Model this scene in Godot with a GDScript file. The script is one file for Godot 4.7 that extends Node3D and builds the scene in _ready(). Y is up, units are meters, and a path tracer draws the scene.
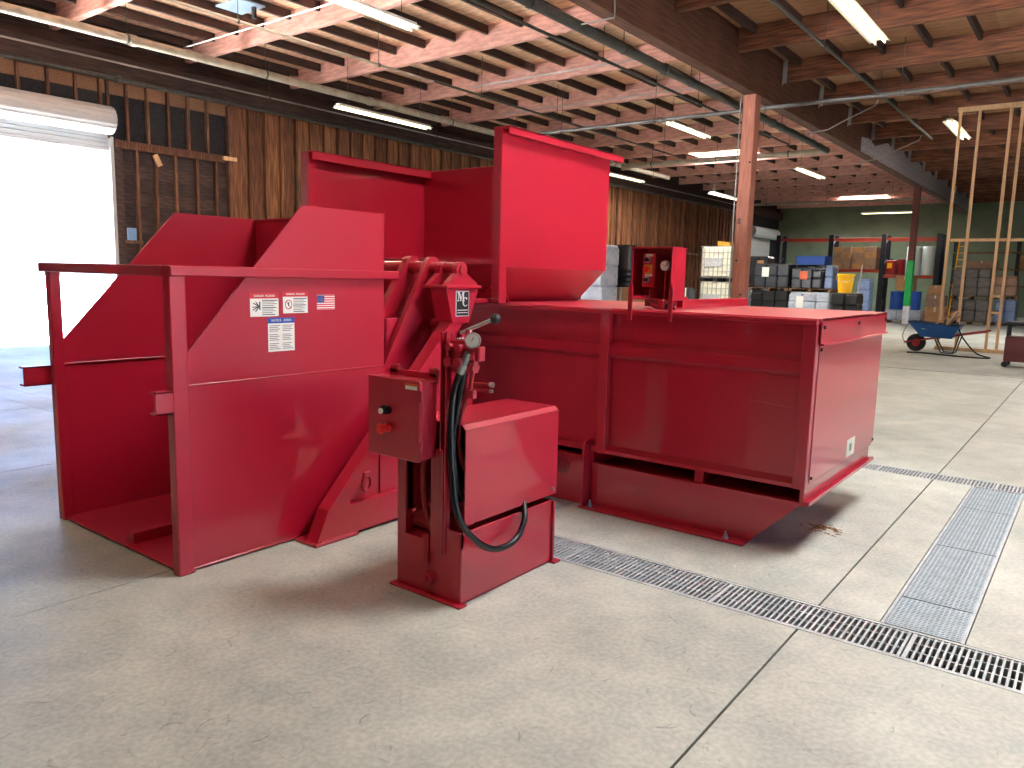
extends Node3D

# ---------------------------------------------------------------- helpers
var T := Transform3D()
var taken := {}
var M := {}
var rng := RandomNumberGenerator.new()

func mb() -> SurfaceTool:
	var st := SurfaceTool.new()
	st.begin(Mesh.PRIMITIVE_TRIANGLES)
	return st

func vtx(st: SurfaceTool, p: Vector3, n: Vector3, uv: Vector2) -> void:
	st.set_normal(n)
	st.set_uv(uv)
	st.add_vertex(p)

func tri(st: SurfaceTool, a: Vector3, b: Vector3, c: Vector3, na: Vector3, nb: Vector3, nc: Vector3, ua := Vector2.ZERO, ub := Vector2.ZERO, uc := Vector2.ZERO) -> void:
	a = T * a
	b = T * b
	c = T * c
	na = (T.basis * na).normalized()
	nb = (T.basis * nb).normalized()
	nc = (T.basis * nc).normalized()
	if (c - a).cross(b - a).dot(na + nb + nc) < 0.0:
		vtx(st, a, na, ua)
		vtx(st, c, nc, uc)
		vtx(st, b, nb, ub)
	else:
		vtx(st, a, na, ua)
		vtx(st, b, nb, ub)
		vtx(st, c, nc, uc)

func quad(st: SurfaceTool, a: Vector3, b: Vector3, c: Vector3, d: Vector3, n: Vector3) -> void:
	tri(st, a, b, c, n, n, n, Vector2(0, 1), Vector2(1, 1), Vector2(1, 0))
	tri(st, a, c, d, n, n, n, Vector2(0, 1), Vector2(1, 0), Vector2(0, 0))

# box from corner a to corner b, edges chamfered by c
func bx(st: SurfaceTool, a: Vector3, b: Vector3, c := 0.0) -> void:
	var lo := Vector3(minf(a.x, b.x), minf(a.y, b.y), minf(a.z, b.z))
	var hi := Vector3(maxf(a.x, b.x), maxf(a.y, b.y), maxf(a.z, b.z))
	var m := (lo + hi) * 0.5
	var h := (hi - lo) * 0.5
	c = minf(c, minf(h.x, minf(h.y, h.z)) * 0.9)
	for ax in 3:
		var u := (ax + 1) % 3
		var w := (ax + 2) % 3
		for s in [-1.0, 1.0]:
			var n := Vector3.ZERO
			n[ax] = s
			var q := []
			for k in [[-1, -1], [1, -1], [1, 1], [-1, 1]]:
				var p := m
				p[ax] += s * h[ax]
				p[u] += k[0] * (h[u] - c)
				p[w] += k[1] * (h[w] - c)
				q.append(p)
			quad(st, q[0], q[1], q[2], q[3], n)
	if c <= 0.0:
		return
	for ax in 3:
		var u := (ax + 1) % 3
		var w := (ax + 2) % 3
		for su in [-1.0, 1.0]:
			for sw in [-1.0, 1.0]:
				var n := Vector3.ZERO
				n[u] = su
				n[w] = sw
				var q := []
				for k in [[-1.0, 0.0, 1.0], [1.0, 0.0, 1.0], [1.0, 1.0, 0.0], [-1.0, 1.0, 0.0]]:
					var p := m
					p[ax] += k[0] * (h[ax] - c)
					p[u] += su * (h[u] - c * k[1])
					p[w] += sw * (h[w] - c * k[2])
					q.append(p)
				quad(st, q[0], q[1], q[2], q[3], n.normalized())
	for sx in [-1.0, 1.0]:
		for sy in [-1.0, 1.0]:
			for sz in [-1.0, 1.0]:
				var s := Vector3(sx, sy, sz)
				var n := s.normalized()
				var q := []
				for ax in 3:
					var p := m + s * (h - Vector3(c, c, c))
					p[ax] += s[ax] * c
					q.append(p)
				tri(st, q[0], q[1], q[2], n, n, n)

# centred box of a size, placed by a transform
func bxt(st: SurfaceTool, xf: Transform3D, size: Vector3, c := 0.0) -> void:
	var keep := T
	T = T * xf
	bx(st, -size * 0.5, size * 0.5, c)
	T = keep

# box beam between two points (w across, h up)
func beam(st: SurfaceTool, a: Vector3, b: Vector3, w: float, h: float, c := 0.0, up := Vector3.UP) -> void:
	var f := (b - a).normalized()
	if absf(f.dot(up)) > 0.99:
		up = Vector3.RIGHT
	var x := up.cross(f).normalized()
	var y := f.cross(x)
	bxt(st, Transform3D(Basis(x, y, f), (a + b) * 0.5), Vector3(w, h, a.distance_to(b)), c)

func cyl(st: SurfaceTool, a: Vector3, b: Vector3, r: float, r2 := -1.0, seg := 16, caps := true) -> void:
	if r2 < 0.0:
		r2 = r
	var f := (b - a).normalized()
	var up := Vector3.UP if absf(f.y) < 0.95 else Vector3.RIGHT
	var x := up.cross(f).normalized()
	var y := f.cross(x)
	for i in seg:
		var t0 := TAU * i / seg
		var t1 := TAU * (i + 1) / seg
		var d0 := x * cos(t0) + y * sin(t0)
		var d1 := x * cos(t1) + y * sin(t1)
		tri(st, a + d0 * r, b + d0 * r2, b + d1 * r2, d0, d0, d1)
		tri(st, a + d0 * r, b + d1 * r2, a + d1 * r, d0, d1, d1)
		if caps:
			if r > 0.0:
				tri(st, a, a + d0 * r, a + d1 * r, -f, -f, -f)
			if r2 > 0.0:
				tri(st, b, b + d0 * r2, b + d1 * r2, f, f, f)

func tube(st: SurfaceTool, pts: Array, r: float, seg := 8) -> void:
	var rings := []
	var x := Vector3.ZERO
	for i in pts.size():
		var f: Vector3 = (pts[mini(i + 1, pts.size() - 1)] - pts[maxi(i - 1, 0)]).normalized()
		if x == Vector3.ZERO:
			x = (Vector3.UP if absf(f.y) < 0.9 else Vector3.RIGHT).cross(f).normalized()
		else:
			x = (x - f * x.dot(f)).normalized()
		rings.append([pts[i], x, f.cross(x), f])
	for i in rings.size() - 1:
		for k in seg:
			var t0 := TAU * k / seg
			var t1 := TAU * (k + 1) / seg
			var a: Array = rings[i]
			var b: Array = rings[i + 1]
			var a0: Vector3 = a[1] * cos(t0) + a[2] * sin(t0)
			var a1: Vector3 = a[1] * cos(t1) + a[2] * sin(t1)
			var b0: Vector3 = b[1] * cos(t0) + b[2] * sin(t0)
			var b1: Vector3 = b[1] * cos(t1) + b[2] * sin(t1)
			tri(st, a[0] + a0 * r, b[0] + b0 * r, b[0] + b1 * r, a0, b0, b1)
			tri(st, a[0] + a0 * r, b[0] + b1 * r, a[0] + a1 * r, a0, b1, a1)
	for e in [0, rings.size() - 1]:
		var g: Array = rings[e]
		var n: Vector3 = g[3] * (1.0 if e else -1.0)
		for k in seg:
			var t0 := TAU * k / seg
			var t1 := TAU * (k + 1) / seg
			tri(st, g[0], g[0] + (g[1] * cos(t0) + g[2] * sin(t0)) * r, g[0] + (g[1] * cos(t1) + g[2] * sin(t1)) * r, n, n, n)

# smooth curve through points
func curve(pts: Array, steps := 5) -> Array:
	var out := []
	for i in pts.size() - 1:
		var p0: Vector3 = pts[maxi(i - 1, 0)]
		var p1: Vector3 = pts[i]
		var p2: Vector3 = pts[i + 1]
		var p3: Vector3 = pts[mini(i + 2, pts.size() - 1)]
		for k in steps:
			out.append(p1.cubic_interpolate(p2, p0, p3, float(k) / steps))
	out.append(pts[-1])
	return out

func at_axis(ax: int, p: Vector2, v: float) -> Vector3:
	if ax == 0:
		return Vector3(v, p.y, p.x)      # polygon given as (z, y)
	if ax == 1:
		return Vector3(p.x, v, p.y)      # (x, z)
	return Vector3(p.x, p.y, v)          # (x, y)

# flat polygon given thickness along an axis
func prism(st: SurfaceTool, pts: Array, ax: int, lo: float, hi: float) -> void:
	var poly := PackedVector2Array(pts)
	if Geometry2D.is_polygon_clockwise(poly):
		poly.reverse()
	var n := Vector3.ZERO
	n[ax] = 1.0
	var idx := Geometry2D.triangulate_polygon(poly)
	for i in range(0, idx.size(), 3):
		for s in [[hi, n], [lo, -n]]:
			tri(st, at_axis(ax, poly[idx[i]], s[0]), at_axis(ax, poly[idx[i + 1]], s[0]), at_axis(ax, poly[idx[i + 2]], s[0]), s[1], s[1], s[1])
	var area := 0.0
	for i in poly.size():
		area += poly[i].cross(poly[(i + 1) % poly.size()])
	for i in poly.size():
		var a := poly[i]
		var b := poly[(i + 1) % poly.size()]
		var d := (b - a).normalized() * signf(area)
		var o := at_axis(ax, Vector2(d.y, -d.x), 0.0)
		quad(st, at_axis(ax, a, lo), at_axis(ax, b, lo), at_axis(ax, b, hi), at_axis(ax, a, hi), o)

# turned shape about a vertical axis: profile of Vector2(radius, height)
func lathe(st: SurfaceTool, base: Vector3, prof: Array, seg := 20) -> void:
	for i in prof.size() - 1:
		var p: Vector2 = prof[i]
		var q: Vector2 = prof[i + 1]
		var d := q - p
		var nn := Vector2(d.y, -d.x).normalized()
		for k in seg:
			var t0 := TAU * k / seg
			var t1 := TAU * (k + 1) / seg
			var c0 := Vector3(cos(t0), 0, sin(t0))
			var c1 := Vector3(cos(t1), 0, sin(t1))
			var n0 := c0 * nn.x + Vector3.UP * nn.y
			var n1 := c1 * nn.x + Vector3.UP * nn.y
			var a := base + c0 * p.x + Vector3.UP * p.y
			var b := base + c0 * q.x + Vector3.UP * q.y
			var c := base + c1 * q.x + Vector3.UP * q.y
			var e := base + c1 * p.x + Vector3.UP * p.y
			if q.x > 0.0:
				tri(st, a, b, c, n0, n0, n1)
			if p.x > 0.0:
				tri(st, a, c, e, n0, n1, n1)

# four-sided plate of thickness t given by its corners
func plate(st: SurfaceTool, a: Vector3, b: Vector3, c: Vector3, d: Vector3, t: float) -> void:
	var n := (b - a).cross(d - a).normalized()
	var k := n * t * 0.5
	quad(st, a + k, b + k, c + k, d + k, n)
	quad(st, a - k, b - k, c - k, d - k, -n)
	var q := [a, b, c, d]
	var m := (a + b + c + d) * 0.25
	for i in 4:
		var e: Vector3 = q[i]
		var f: Vector3 = q[(i + 1) % 4]
		var o := (f - e).cross(n).normalized()
		if o.dot((e + f) * 0.5 - m) < 0.0:
			o = -o
		quad(st, e - k, f - k, f + k, e + k, o)

func numbered(called: String) -> String:
	if not taken.has(called):
		taken[called] = 0
		return called
	taken[called] += 1
	return "%s_%03d" % [called, taken[called]]

func spot(n: Node) -> Vector3:      # where a node stands in the scene (nothing here is turned before its parts are built)
	var p := Vector3.ZERO
	while n and n != self:
		if n is Node3D:
			p += n.position
		n = n.get_parent()
	return p

# one named mesh built in scene coordinates
func obj(called: String, st: SurfaceTool, m: Material, parent: Node = self) -> MeshInstance3D:
	var o := MeshInstance3D.new()
	o.name = numbered(called) if parent == self else called
	o.mesh = st.commit()
	o.material_override = m
	parent.add_child(o, true)
	o.position = -spot(parent)
	return o

func inst(called: String, mesh: Mesh, m: Material, parent: Node, at: Vector3) -> MeshInstance3D:
	var o := MeshInstance3D.new()
	o.name = called
	o.mesh = mesh
	o.material_override = m
	parent.add_child(o, true)
	o.position = at - spot(parent)
	return o

func tag(o: Node, label: String, category: String, group := "") -> void:
	o.set_meta("label", label)
	o.set_meta("category", category)
	if group:
		o.set_meta("group", group)

func thing(called: String, label: String, category: String, at: Vector3, group := "") -> Node3D:
	var o := Node3D.new()
	o.name = numbered(called)
	add_child(o)
	o.position = at
	tag(o, label, category, group)
	return o

func struct(called: String, at := Vector3.ZERO) -> Node3D:
	var o := Node3D.new()
	o.name = numbered(called)
	add_child(o)
	o.position = at
	o.set_meta("kind", "structure")
	return o

func copy_of(o: Node3D, at: Vector3, label: String, turn := 0.0) -> Node3D:
	var c: Node3D = o.duplicate()
	c.name = numbered(String(o.name).rstrip("0123456789").trim_suffix("_"))
	add_child(c)
	c.position = at
	c.rotation.y = turn
	c.set_meta("label", label)
	return c

func one_box(a: Vector3, b: Vector3, c := 0.0) -> SurfaceTool:
	var st := mb()
	bx(st, a, b, c)
	return st

func box_mesh(size: Vector3, c := 0.0) -> Mesh:
	var st := mb()
	bx(st, -size * 0.5, size * 0.5, c)
	return st.commit()

func text(parent: Node, words: String, h: float, at: Vector3, turn: Vector3, m: Material, called := "lettering", serif := false) -> void:
	var t := TextMesh.new()
	var f := SystemFont.new()
	f.font_names = PackedStringArray(["Droid Serif" if serif else "Droid Sans"])
	f.font_weight = 700
	t.font = f
	t.text = words
	t.font_size = 32
	t.pixel_size = h / 32.0 * 1.35
	t.depth = 0.0008
	var o := MeshInstance3D.new()
	o.name = called
	o.mesh = t
	o.material_override = m
	parent.add_child(o, true)
	o.position = at - spot(parent)
	o.rotation_degrees = turn

# ---------------------------------------------------------------- materials
func noise_tex(frequency: float, lo: Color, hi: Color, size := 512, octaves := 4, sd := 1, mid := 0.5) -> NoiseTexture2D:
	var n := FastNoiseLite.new()
	n.noise_type = FastNoiseLite.TYPE_SIMPLEX_SMOOTH
	n.frequency = frequency
	n.fractal_octaves = octaves
	n.seed = sd
	var g := Gradient.new()
	g.set_color(0, lo)
	g.set_color(1, hi)
	g.add_point(mid, lo.lerp(hi, 0.5))
	var t := NoiseTexture2D.new()
	t.width = size
	t.height = size
	t.seamless = true
	t.noise = n
	t.color_ramp = g
	return t

func mat(c: Color, rough := 0.6, metal := 0.0) -> StandardMaterial3D:
	var m := StandardMaterial3D.new()
	m.albedo_color = c
	m.roughness = rough
	m.metallic = metal
	return m

func grained(c: Color, tex: Texture2D, scale: Vector3, rough := 0.8) -> StandardMaterial3D:
	var m := mat(c, rough)
	m.albedo_texture = tex
	m.uv1_triplanar = true
	m.uv1_world_triplanar = true
	m.uv1_scale = scale
	return m

func glow(c: Color, e: float) -> StandardMaterial3D:
	var m := mat(c, 0.5)
	m.emission_enabled = true
	m.emission = c
	m.emission_energy_multiplier = e
	return m

func concrete_texture() -> ImageTexture:
	var n := 2048
	var layers := []
	for k in [[0.0022, 5, 11], [0.012, 4, 23], [0.12, 2, 37]]:
		var f := FastNoiseLite.new()
		f.noise_type = FastNoiseLite.TYPE_SIMPLEX_SMOOTH
		f.frequency = k[0]
		f.fractal_octaves = k[1]
		f.seed = k[2]
		var im := f.get_seamless_image(n, n, false, false, 0.1, true)
		im.convert(Image.FORMAT_L8)
		layers.append(im.get_data())
	var a: PackedByteArray = layers[0]
	var b: PackedByteArray = layers[1]
	var c: PackedByteArray = layers[2]
	var out := PackedByteArray()
	out.resize(n * n * 3)
	for i in n * n:
		var v := 0.80 + (a[i] - 128) * 0.0006 + (b[i] - 128) * 0.00045 + (c[i] - 128) * 0.0005
		var w := (b[i] - 128) * 0.00005
		out[i * 3] = clampi(int(255.0 * (v + w)), 0, 255)
		out[i * 3 + 1] = clampi(int(253.0 * v), 0, 255)
		out[i * 3 + 2] = clampi(int(246.0 * (v - w * 1.6)), 0, 255)
	# trowel marks, scuffs and fine scratches
	for s in 9000:
		var x := rng.randf() * n
		var y := rng.randf() * n
		var d := rng.randf() * TAU
		var bend := rng.randf_range(-0.12, 0.12)
		var dark := rng.randf_range(0.86, 0.97) if rng.randf() < 0.75 else rng.randf_range(1.02, 1.06)
		var steps := int(rng.randf_range(4, 26))
		var wide := 1 if rng.randf() < 0.8 else 3
		for k in steps:
			x += cos(d)
			y += sin(d)
			d += bend
			if rng.randf() < 0.25:
				continue
			for q in wide:
				var i := (posmod(int(y) + q, n) * n + posmod(int(x), n)) * 3
				for ch in 3:
					out[i + ch] = clampi(int(out[i + ch] * dark), 0, 255)
	var img := Image.create_from_data(n, n, false, Image.FORMAT_RGB8, out)
	return ImageTexture.create_from_image(img)

func make_materials() -> void:
	var red := mat(Color(0.68, 0.04, 0.165), 0.45)
	red.clearcoat_enabled = true
	red.clearcoat = 1.0
	red.clearcoat_roughness = 0.05
	red.metallic_specular = 0.5
	M.red = red
	var scuffed: StandardMaterial3D = red.duplicate()      # same paint, gloss scuffed off by boots and sacks
	scuffed.clearcoat_roughness = 0.38
	scuffed.roughness = 0.5
	M.scuffed_red = scuffed
	M.dull_red = mat(Color(0.62, 0.09, 0.13), 0.55)
	M.black = mat(Color(0.02, 0.02, 0.022), 0.5)
	M.rubber = mat(Color(0.03, 0.03, 0.032), 0.42)
	M.dark = mat(Color(0.05, 0.045, 0.045), 0.8)
	M.steel = mat(Color(0.72, 0.73, 0.74), 0.32, 0.9)
	M.white = mat(Color(0.86, 0.86, 0.84), 0.5)
	M.cream = mat(Color(0.83, 0.80, 0.72), 0.55)
	M.print_black = mat(Color(0.06, 0.06, 0.07), 0.5)
	var blot := noise_tex(0.012, Color(0.55, 0.55, 0.55), Color(1.2, 1.2, 1.2), 512, 5, 3)
	var soft := noise_tex(0.008, Color(0.86, 0.86, 0.86), Color(1.06, 1.06, 1.06), 256, 4, 5)
	var smoothwood := noise_tex(0.009, Color(0.80, 0.78, 0.78), Color(1.05, 1.05, 1.05), 512, 4, 9)
	var planks := noise_tex(0.01, Color(0.45, 0.42, 0.40), Color(1, 1, 1), 512, 5, 8)
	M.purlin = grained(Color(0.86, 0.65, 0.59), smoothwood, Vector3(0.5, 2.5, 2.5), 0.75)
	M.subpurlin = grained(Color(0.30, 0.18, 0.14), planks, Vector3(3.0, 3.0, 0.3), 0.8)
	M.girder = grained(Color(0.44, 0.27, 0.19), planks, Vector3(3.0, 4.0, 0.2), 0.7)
	M.purlin_shaded = grained(Color(0.60, 0.37, 0.25), planks, Vector3(0.25, 3.0, 3.0), 0.75)  # right-bay purlins: the weaker light there is put into darker wood
	M.post_wood = grained(Color(0.68, 0.43, 0.35), smoothwood, Vector3(4.0, 0.35, 4.0), 0.7)
	M.deck = [grained(Color(0.97, 0.80, 0.66), smoothwood, Vector3(0.4, 1.0, 2.0), 0.85), grained(Color(0.93, 0.75, 0.61), smoothwood, Vector3(0.5, 1.0, 2.2), 0.85), grained(Color(0.99, 0.84, 0.71), smoothwood, Vector3(0.45, 1.0, 1.8), 0.85)]
	M.deck_shaded = [grained(Color(0.68, 0.50, 0.36), smoothwood, Vector3(0.4, 1.0, 2.0), 0.85), grained(Color(0.62, 0.45, 0.32), smoothwood, Vector3(0.5, 1.0, 2.2), 0.85), grained(Color(0.73, 0.55, 0.41), smoothwood, Vector3(0.45, 1.0, 1.8), 0.85)]  # same plywood as the left deck, colour darkened for the dimmer right bay
	M.stud = [grained(Color(0.58, 0.40, 0.30), planks, Vector3(4.0, 0.35, 4.0), 0.8), grained(Color(0.50, 0.33, 0.24), planks, Vector3(4.0, 0.3, 4.0), 0.8), grained(Color(0.62, 0.45, 0.33), planks, Vector3(4.0, 0.4, 4.0), 0.8)]
	M.panel_wood = [grained(Color(0.62, 0.41, 0.27), planks, Vector3(3.0, 0.22, 3.0), 0.75), grained(Color(0.52, 0.33, 0.22), planks, Vector3(3.2, 0.25, 3.2), 0.75), grained(Color(0.68, 0.46, 0.30), planks, Vector3(2.8, 0.2, 2.8), 0.75)]
	M.tarpaper = grained(Color(0.13, 0.13, 0.15), blot, Vector3(1.5, 1.5, 1.5), 0.85)
	M.dark_board = [grained(Color(0.36, 0.29, 0.28), planks, Vector3(0.5, 6.0, 0.5), 0.85), grained(Color(0.30, 0.24, 0.24), planks, Vector3(0.6, 6.0, 0.6), 0.85)]
	M.osb = grained(Color(0.58, 0.43, 0.32), blot, Vector3(6, 6, 6), 0.85)
	M.ledger = grained(Color(0.30, 0.21, 0.18), planks, Vector3(3.0, 3.0, 0.25), 0.8)
	M.lumber = grained(Color(0.88, 0.72, 0.54), soft, Vector3(4.0, 0.4, 4.0), 0.7)
	M.pallet = grained(Color(0.60, 0.46, 0.32), planks, Vector3(0.5, 3, 3), 0.85)
	M.card = grained(Color(0.72, 0.54, 0.38), soft, Vector3(1.2, 1.2, 1.2), 0.85)
	M.card_dull = grained(Color(0.62, 0.50, 0.42), soft, Vector3(1.5, 1.5, 1.5), 0.8)
	M.pipe_pale = grained(Color(0.66, 0.62, 0.55), soft, Vector3(1.5, 1.5, 1.5), 0.6)
	M.pipe_dark = grained(Color(0.27, 0.27, 0.25), blot, Vector3(2, 2, 2), 0.5)
	M.pipe_mid = grained(Color(0.40, 0.39, 0.38), soft, Vector3(2, 2, 2), 0.45)
	M.conduit = mat(Color(0.62, 0.61, 0.60), 0.4, 0.5)
	M.galv = grained(Color(0.74, 0.76, 0.76), soft, Vector3(3, 3, 3), 0.4)
	M.galv.metallic = 0.25
	M.tread = grained(Color(0.64, 0.69, 0.71), soft, Vector3(5, 5, 5), 0.5)
	M.tread.metallic = 0.2
	M.green_wall = grained(Color(0.42, 0.47, 0.38), soft, Vector3(0.3, 0.3, 0.3), 0.8)
	M.rollup = mat(Color(0.80, 0.81, 0.82), 0.45, 0.2)
	M.rack_blue = mat(Color(0.07, 0.09, 0.15), 0.5)
	M.rack_orange = mat(Color(0.62, 0.20, 0.12), 0.5)
	M.blue = mat(Color(0.09, 0.29, 0.62), 0.4)
	M.yellow = mat(Color(0.95, 0.72, 0.05), 0.45)
	M.green = mat(Color(0.05, 0.62, 0.30), 0.5)
	M.wrap_dark = grained(Color(0.22, 0.23, 0.25), soft, Vector3(1.2, 3.0, 1.2), 0.25)
	M.wrap_grey = grained(Color(0.45, 0.44, 0.43), soft, Vector3(1.0, 3.5, 1.0), 0.25)
	M.wrap_pale = grained(Color(0.70, 0.73, 0.78), soft, Vector3(1.4, 2.5, 1.4), 0.25)
	M.wrap_blue = grained(Color(0.45, 0.53, 0.68), soft, Vector3(1.4, 2.5, 1.4), 0.3)
	M.tote = mat(Color(0.86, 0.86, 0.78), 0.4)
	M.tank_white = mat(Color(0.72, 0.77, 0.80), 0.4)
	M.paint_white = grained(Color(0.82, 0.82, 0.84), soft, Vector3(3, 3, 3), 0.7)
	M.flaked_paint = grained(Color(0.86, 0.86, 0.90), noise_tex(0.05, Color(0.35, 0.33, 0.34), Color(1.1, 1.1, 1.1), 256, 3, 71), Vector3(1, 1, 1), 0.7)
	M.tube_light = glow(Color(1.0, 0.95, 0.78), 2.4)
	M.skylight_pane = glow(Color(0.97, 0.985, 1.0), 9.0)
	M.blacktop = mat(Color(0.46, 0.46, 0.47), 0.95)
	M.asphalt = mat(Color(0.76, 0.77, 0.78), 0.9)
	var con := mat(Color(0.83, 0.845, 0.815), 0.5)
	con.albedo_texture = concrete_texture()
	con.roughness_texture = noise_tex(0.01, Color(0.6, 0.6, 0.6), Color(1, 1, 1), 512, 5, 51)
	con.roughness = 0.57
	con.uv1_triplanar = true
	con.uv1_world_triplanar = true
	con.uv1_scale = Vector3(0.125, 0.125, 0.125)
	M.concrete = con
	M.filler = mat(Color(0.34, 0.31, 0.27), 0.9)

# ---------------------------------------------------------------- stickers
func sticker_image(kind: int) -> StandardMaterial3D:
	var im := Image.create(160, 120 if kind < 2 else 170, false, Image.FORMAT_RGB8)
	im.fill(Color(0.93, 0.92, 0.88))
	var hh := 28
	im.fill_rect(Rect2i(0, 0, 160, hh), Color(0.80, 0.10, 0.13) if kind < 2 else Color(0.08, 0.30, 0.66))
	var grey := Color(0.35, 0.36, 0.36)
	if kind < 2:
		for r in 9:
			im.fill_rect(Rect2i(66, 36 + r * 9, 88 - (r * 17) % 30, 3 if r % 4 else 5), grey)
		if kind == 0:
			for k in 40:      # figure thrown against a wall
				im.fill_rect(Rect2i(50, 44 + k, 7, 2), Color(0.1, 0.1, 0.1))
			for s in [[16, 50, 46, 66], [14, 84, 46, 68], [12, 70, 44, 68], [30, 44, 44, 62], [28, 92, 44, 74]]:
				for k in 30:
					var f := k / 29.0
					im.fill_rect(Rect2i(int(lerpf(s[0], s[2], f)), int(lerpf(s[1], s[3], f)), 4, 4), Color(0.1, 0.1, 0.1))
		else:
			for k in 140:
				var t := TAU * k / 140.0
				im.fill_rect(Rect2i(int(34 + 21 * cos(t)), int(70 + 24 * sin(t)), 4, 4), Color(0.72, 0.16, 0.18))
			for k in 40:
				im.fill_rect(Rect2i(20 + k * 3 / 4, 52 + k, 3, 3), Color(0.72, 0.16, 0.18))
			im.fill_rect(Rect2i(32, 58, 7, 22), Color(0.15, 0.15, 0.15))
	else:
		for col in 2:
			for r in 14:
				if r % 5 == 4:
					continue
				im.fill_rect(Rect2i(8 + col * 78, 38 + r * 9, 66 - (r * 13) % 24, 3), grey)
	var m := mat(Color.WHITE, 0.45)
	m.albedo_texture = ImageTexture.create_from_image(im)
	return m

func flag_image() -> StandardMaterial3D:
	var im := Image.create(130, 91, false, Image.FORMAT_RGB8)
	for k in 13:
		im.fill_rect(Rect2i(0, k * 7, 130, 7), Color(0.80, 0.13, 0.18) if k % 2 == 0 else Color(0.93, 0.90, 0.88))
	im.fill_rect(Rect2i(0, 0, 54, 49), Color(0.13, 0.18, 0.48))
	for r in 6:
		for c in 6:
			im.fill_rect(Rect2i(4 + c * 9, 3 + r * 8, 3, 3), Color(0.9, 0.9, 0.92))
	im.fill_rect(Rect2i(0, 0, 130, 2), Color(0.93, 0.9, 0.88))
	im.fill_rect(Rect2i(0, 89, 130, 2), Color(0.93, 0.9, 0.88))
	var m := mat(Color.WHITE, 0.45)
	m.albedo_texture = ImageTexture.create_from_image(im)
	return m

# a thin decal facing +X between z0 (left as seen) and z1
func decal_x(called: String, parent: Node, x: float, z0: float, z1: float, y0: float, y1: float, m: Material) -> MeshInstance3D:
	var st := mb()
	bx(st, Vector3(x, y0, z1), Vector3(x + 0.0012, y1, z0))
	var a := Vector3(x + 0.0016, y0, z0)
	var b := Vector3(x + 0.0016, y0, z1)
	var c := Vector3(x + 0.0016, y1, z1)
	var d := Vector3(x + 0.0016, y1, z0)
	var st2 := mb()
	quad(st2, a, b, c, d, Vector3.RIGHT)
	quad(st2, a - Vector3(0.0016, 0, 0), b - Vector3(0.0016, 0, 0), c - Vector3(0.0016, 0, 0), d - Vector3(0.0016, 0, 0), Vector3.LEFT)
	return obj(called, st2, m, parent)

# ---------------------------------------------------------------- setting
const XL := -17.0      # inner face of the left wall
const XR := 8.0
const ZN := 10.0       # wall behind the camera
const ZF := -50.0      # far green wall
const DECK := 6.6
const P0 := -7.05
const PS := 2.82

func build_floor() -> void:
	var f := struct("floor", Vector3(0, -0.2, 0))
	var xs := [XL - 0.3]
	var x := -0.975 - 2.83 * 5
	while x < XR:
		xs.append(x)
		x += 2.83
	xs.append(XR + 0.3)
	var cuts := [[ZN + 0.3, 4.8], [4.8, -3.52], [-3.85, -7.09], [-7.34, -16.3], [-16.36, -25.0], [-25.0, -33.5], [-33.5, -42.0], [-42.0, ZF - 0.3]]
	var g := 0.005
	for i in xs.size() - 1:
		for z in cuts:
			var runs := [[xs[i], xs[i + 1]]]
			if z[0] == -3.85:
				if xs[i] < -0.6 and xs[i + 1] > -0.6:
					runs = [[xs[i], -0.69], [-0.34, xs[i + 1]]]
				elif xs[i] < -3.0 and xs[i + 1] > -3.0:
					runs = [[xs[i], -3.21], [-2.85, xs[i + 1]]]
			for r in runs:
				obj("slab", one_box(Vector3(r[0] + g, -0.2, z[1] + g), Vector3(r[1] - g, 0, z[0] - g), 0.0012), M.concrete, f)
	for i in range(1, xs.size() - 1):
		for z in cuts:
			obj("joint_filler", one_box(Vector3(xs[i] - g, -0.15, z[1] + 0.01), Vector3(xs[i] + g, -0.014, z[0] - 0.01)), M.filler, f)
	# channel bottoms and the joint filler below the slabs
	obj("subbase", one_box(Vector3(XL - 0.3, -0.35, ZF - 0.3), Vector3(XR + 0.3, -0.2, ZN + 0.3)), M.dark, f)
	# rust-brown strip of joint filler across the far floor, end pieces of the drains past their grates
	obj("joint_strip", one_box(Vector3(XL, -0.2, -16.355), Vector3(XR, -0.002, -16.305)), mat(Color(0.36, 0.22, 0.16), 0.8), f)
	for d in [[-3.52, -3.85], [-7.09, -7.34]]:
		obj("slab", one_box(Vector3(XL, -0.2, d[1]), Vector3(-3.22, 0, d[0]), 0.003), M.concrete, f)
		obj("slab", one_box(Vector3(3.0, -0.2, d[1]), Vector3(XR, 0, d[0]), 0.003), M.concrete, f)

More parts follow.
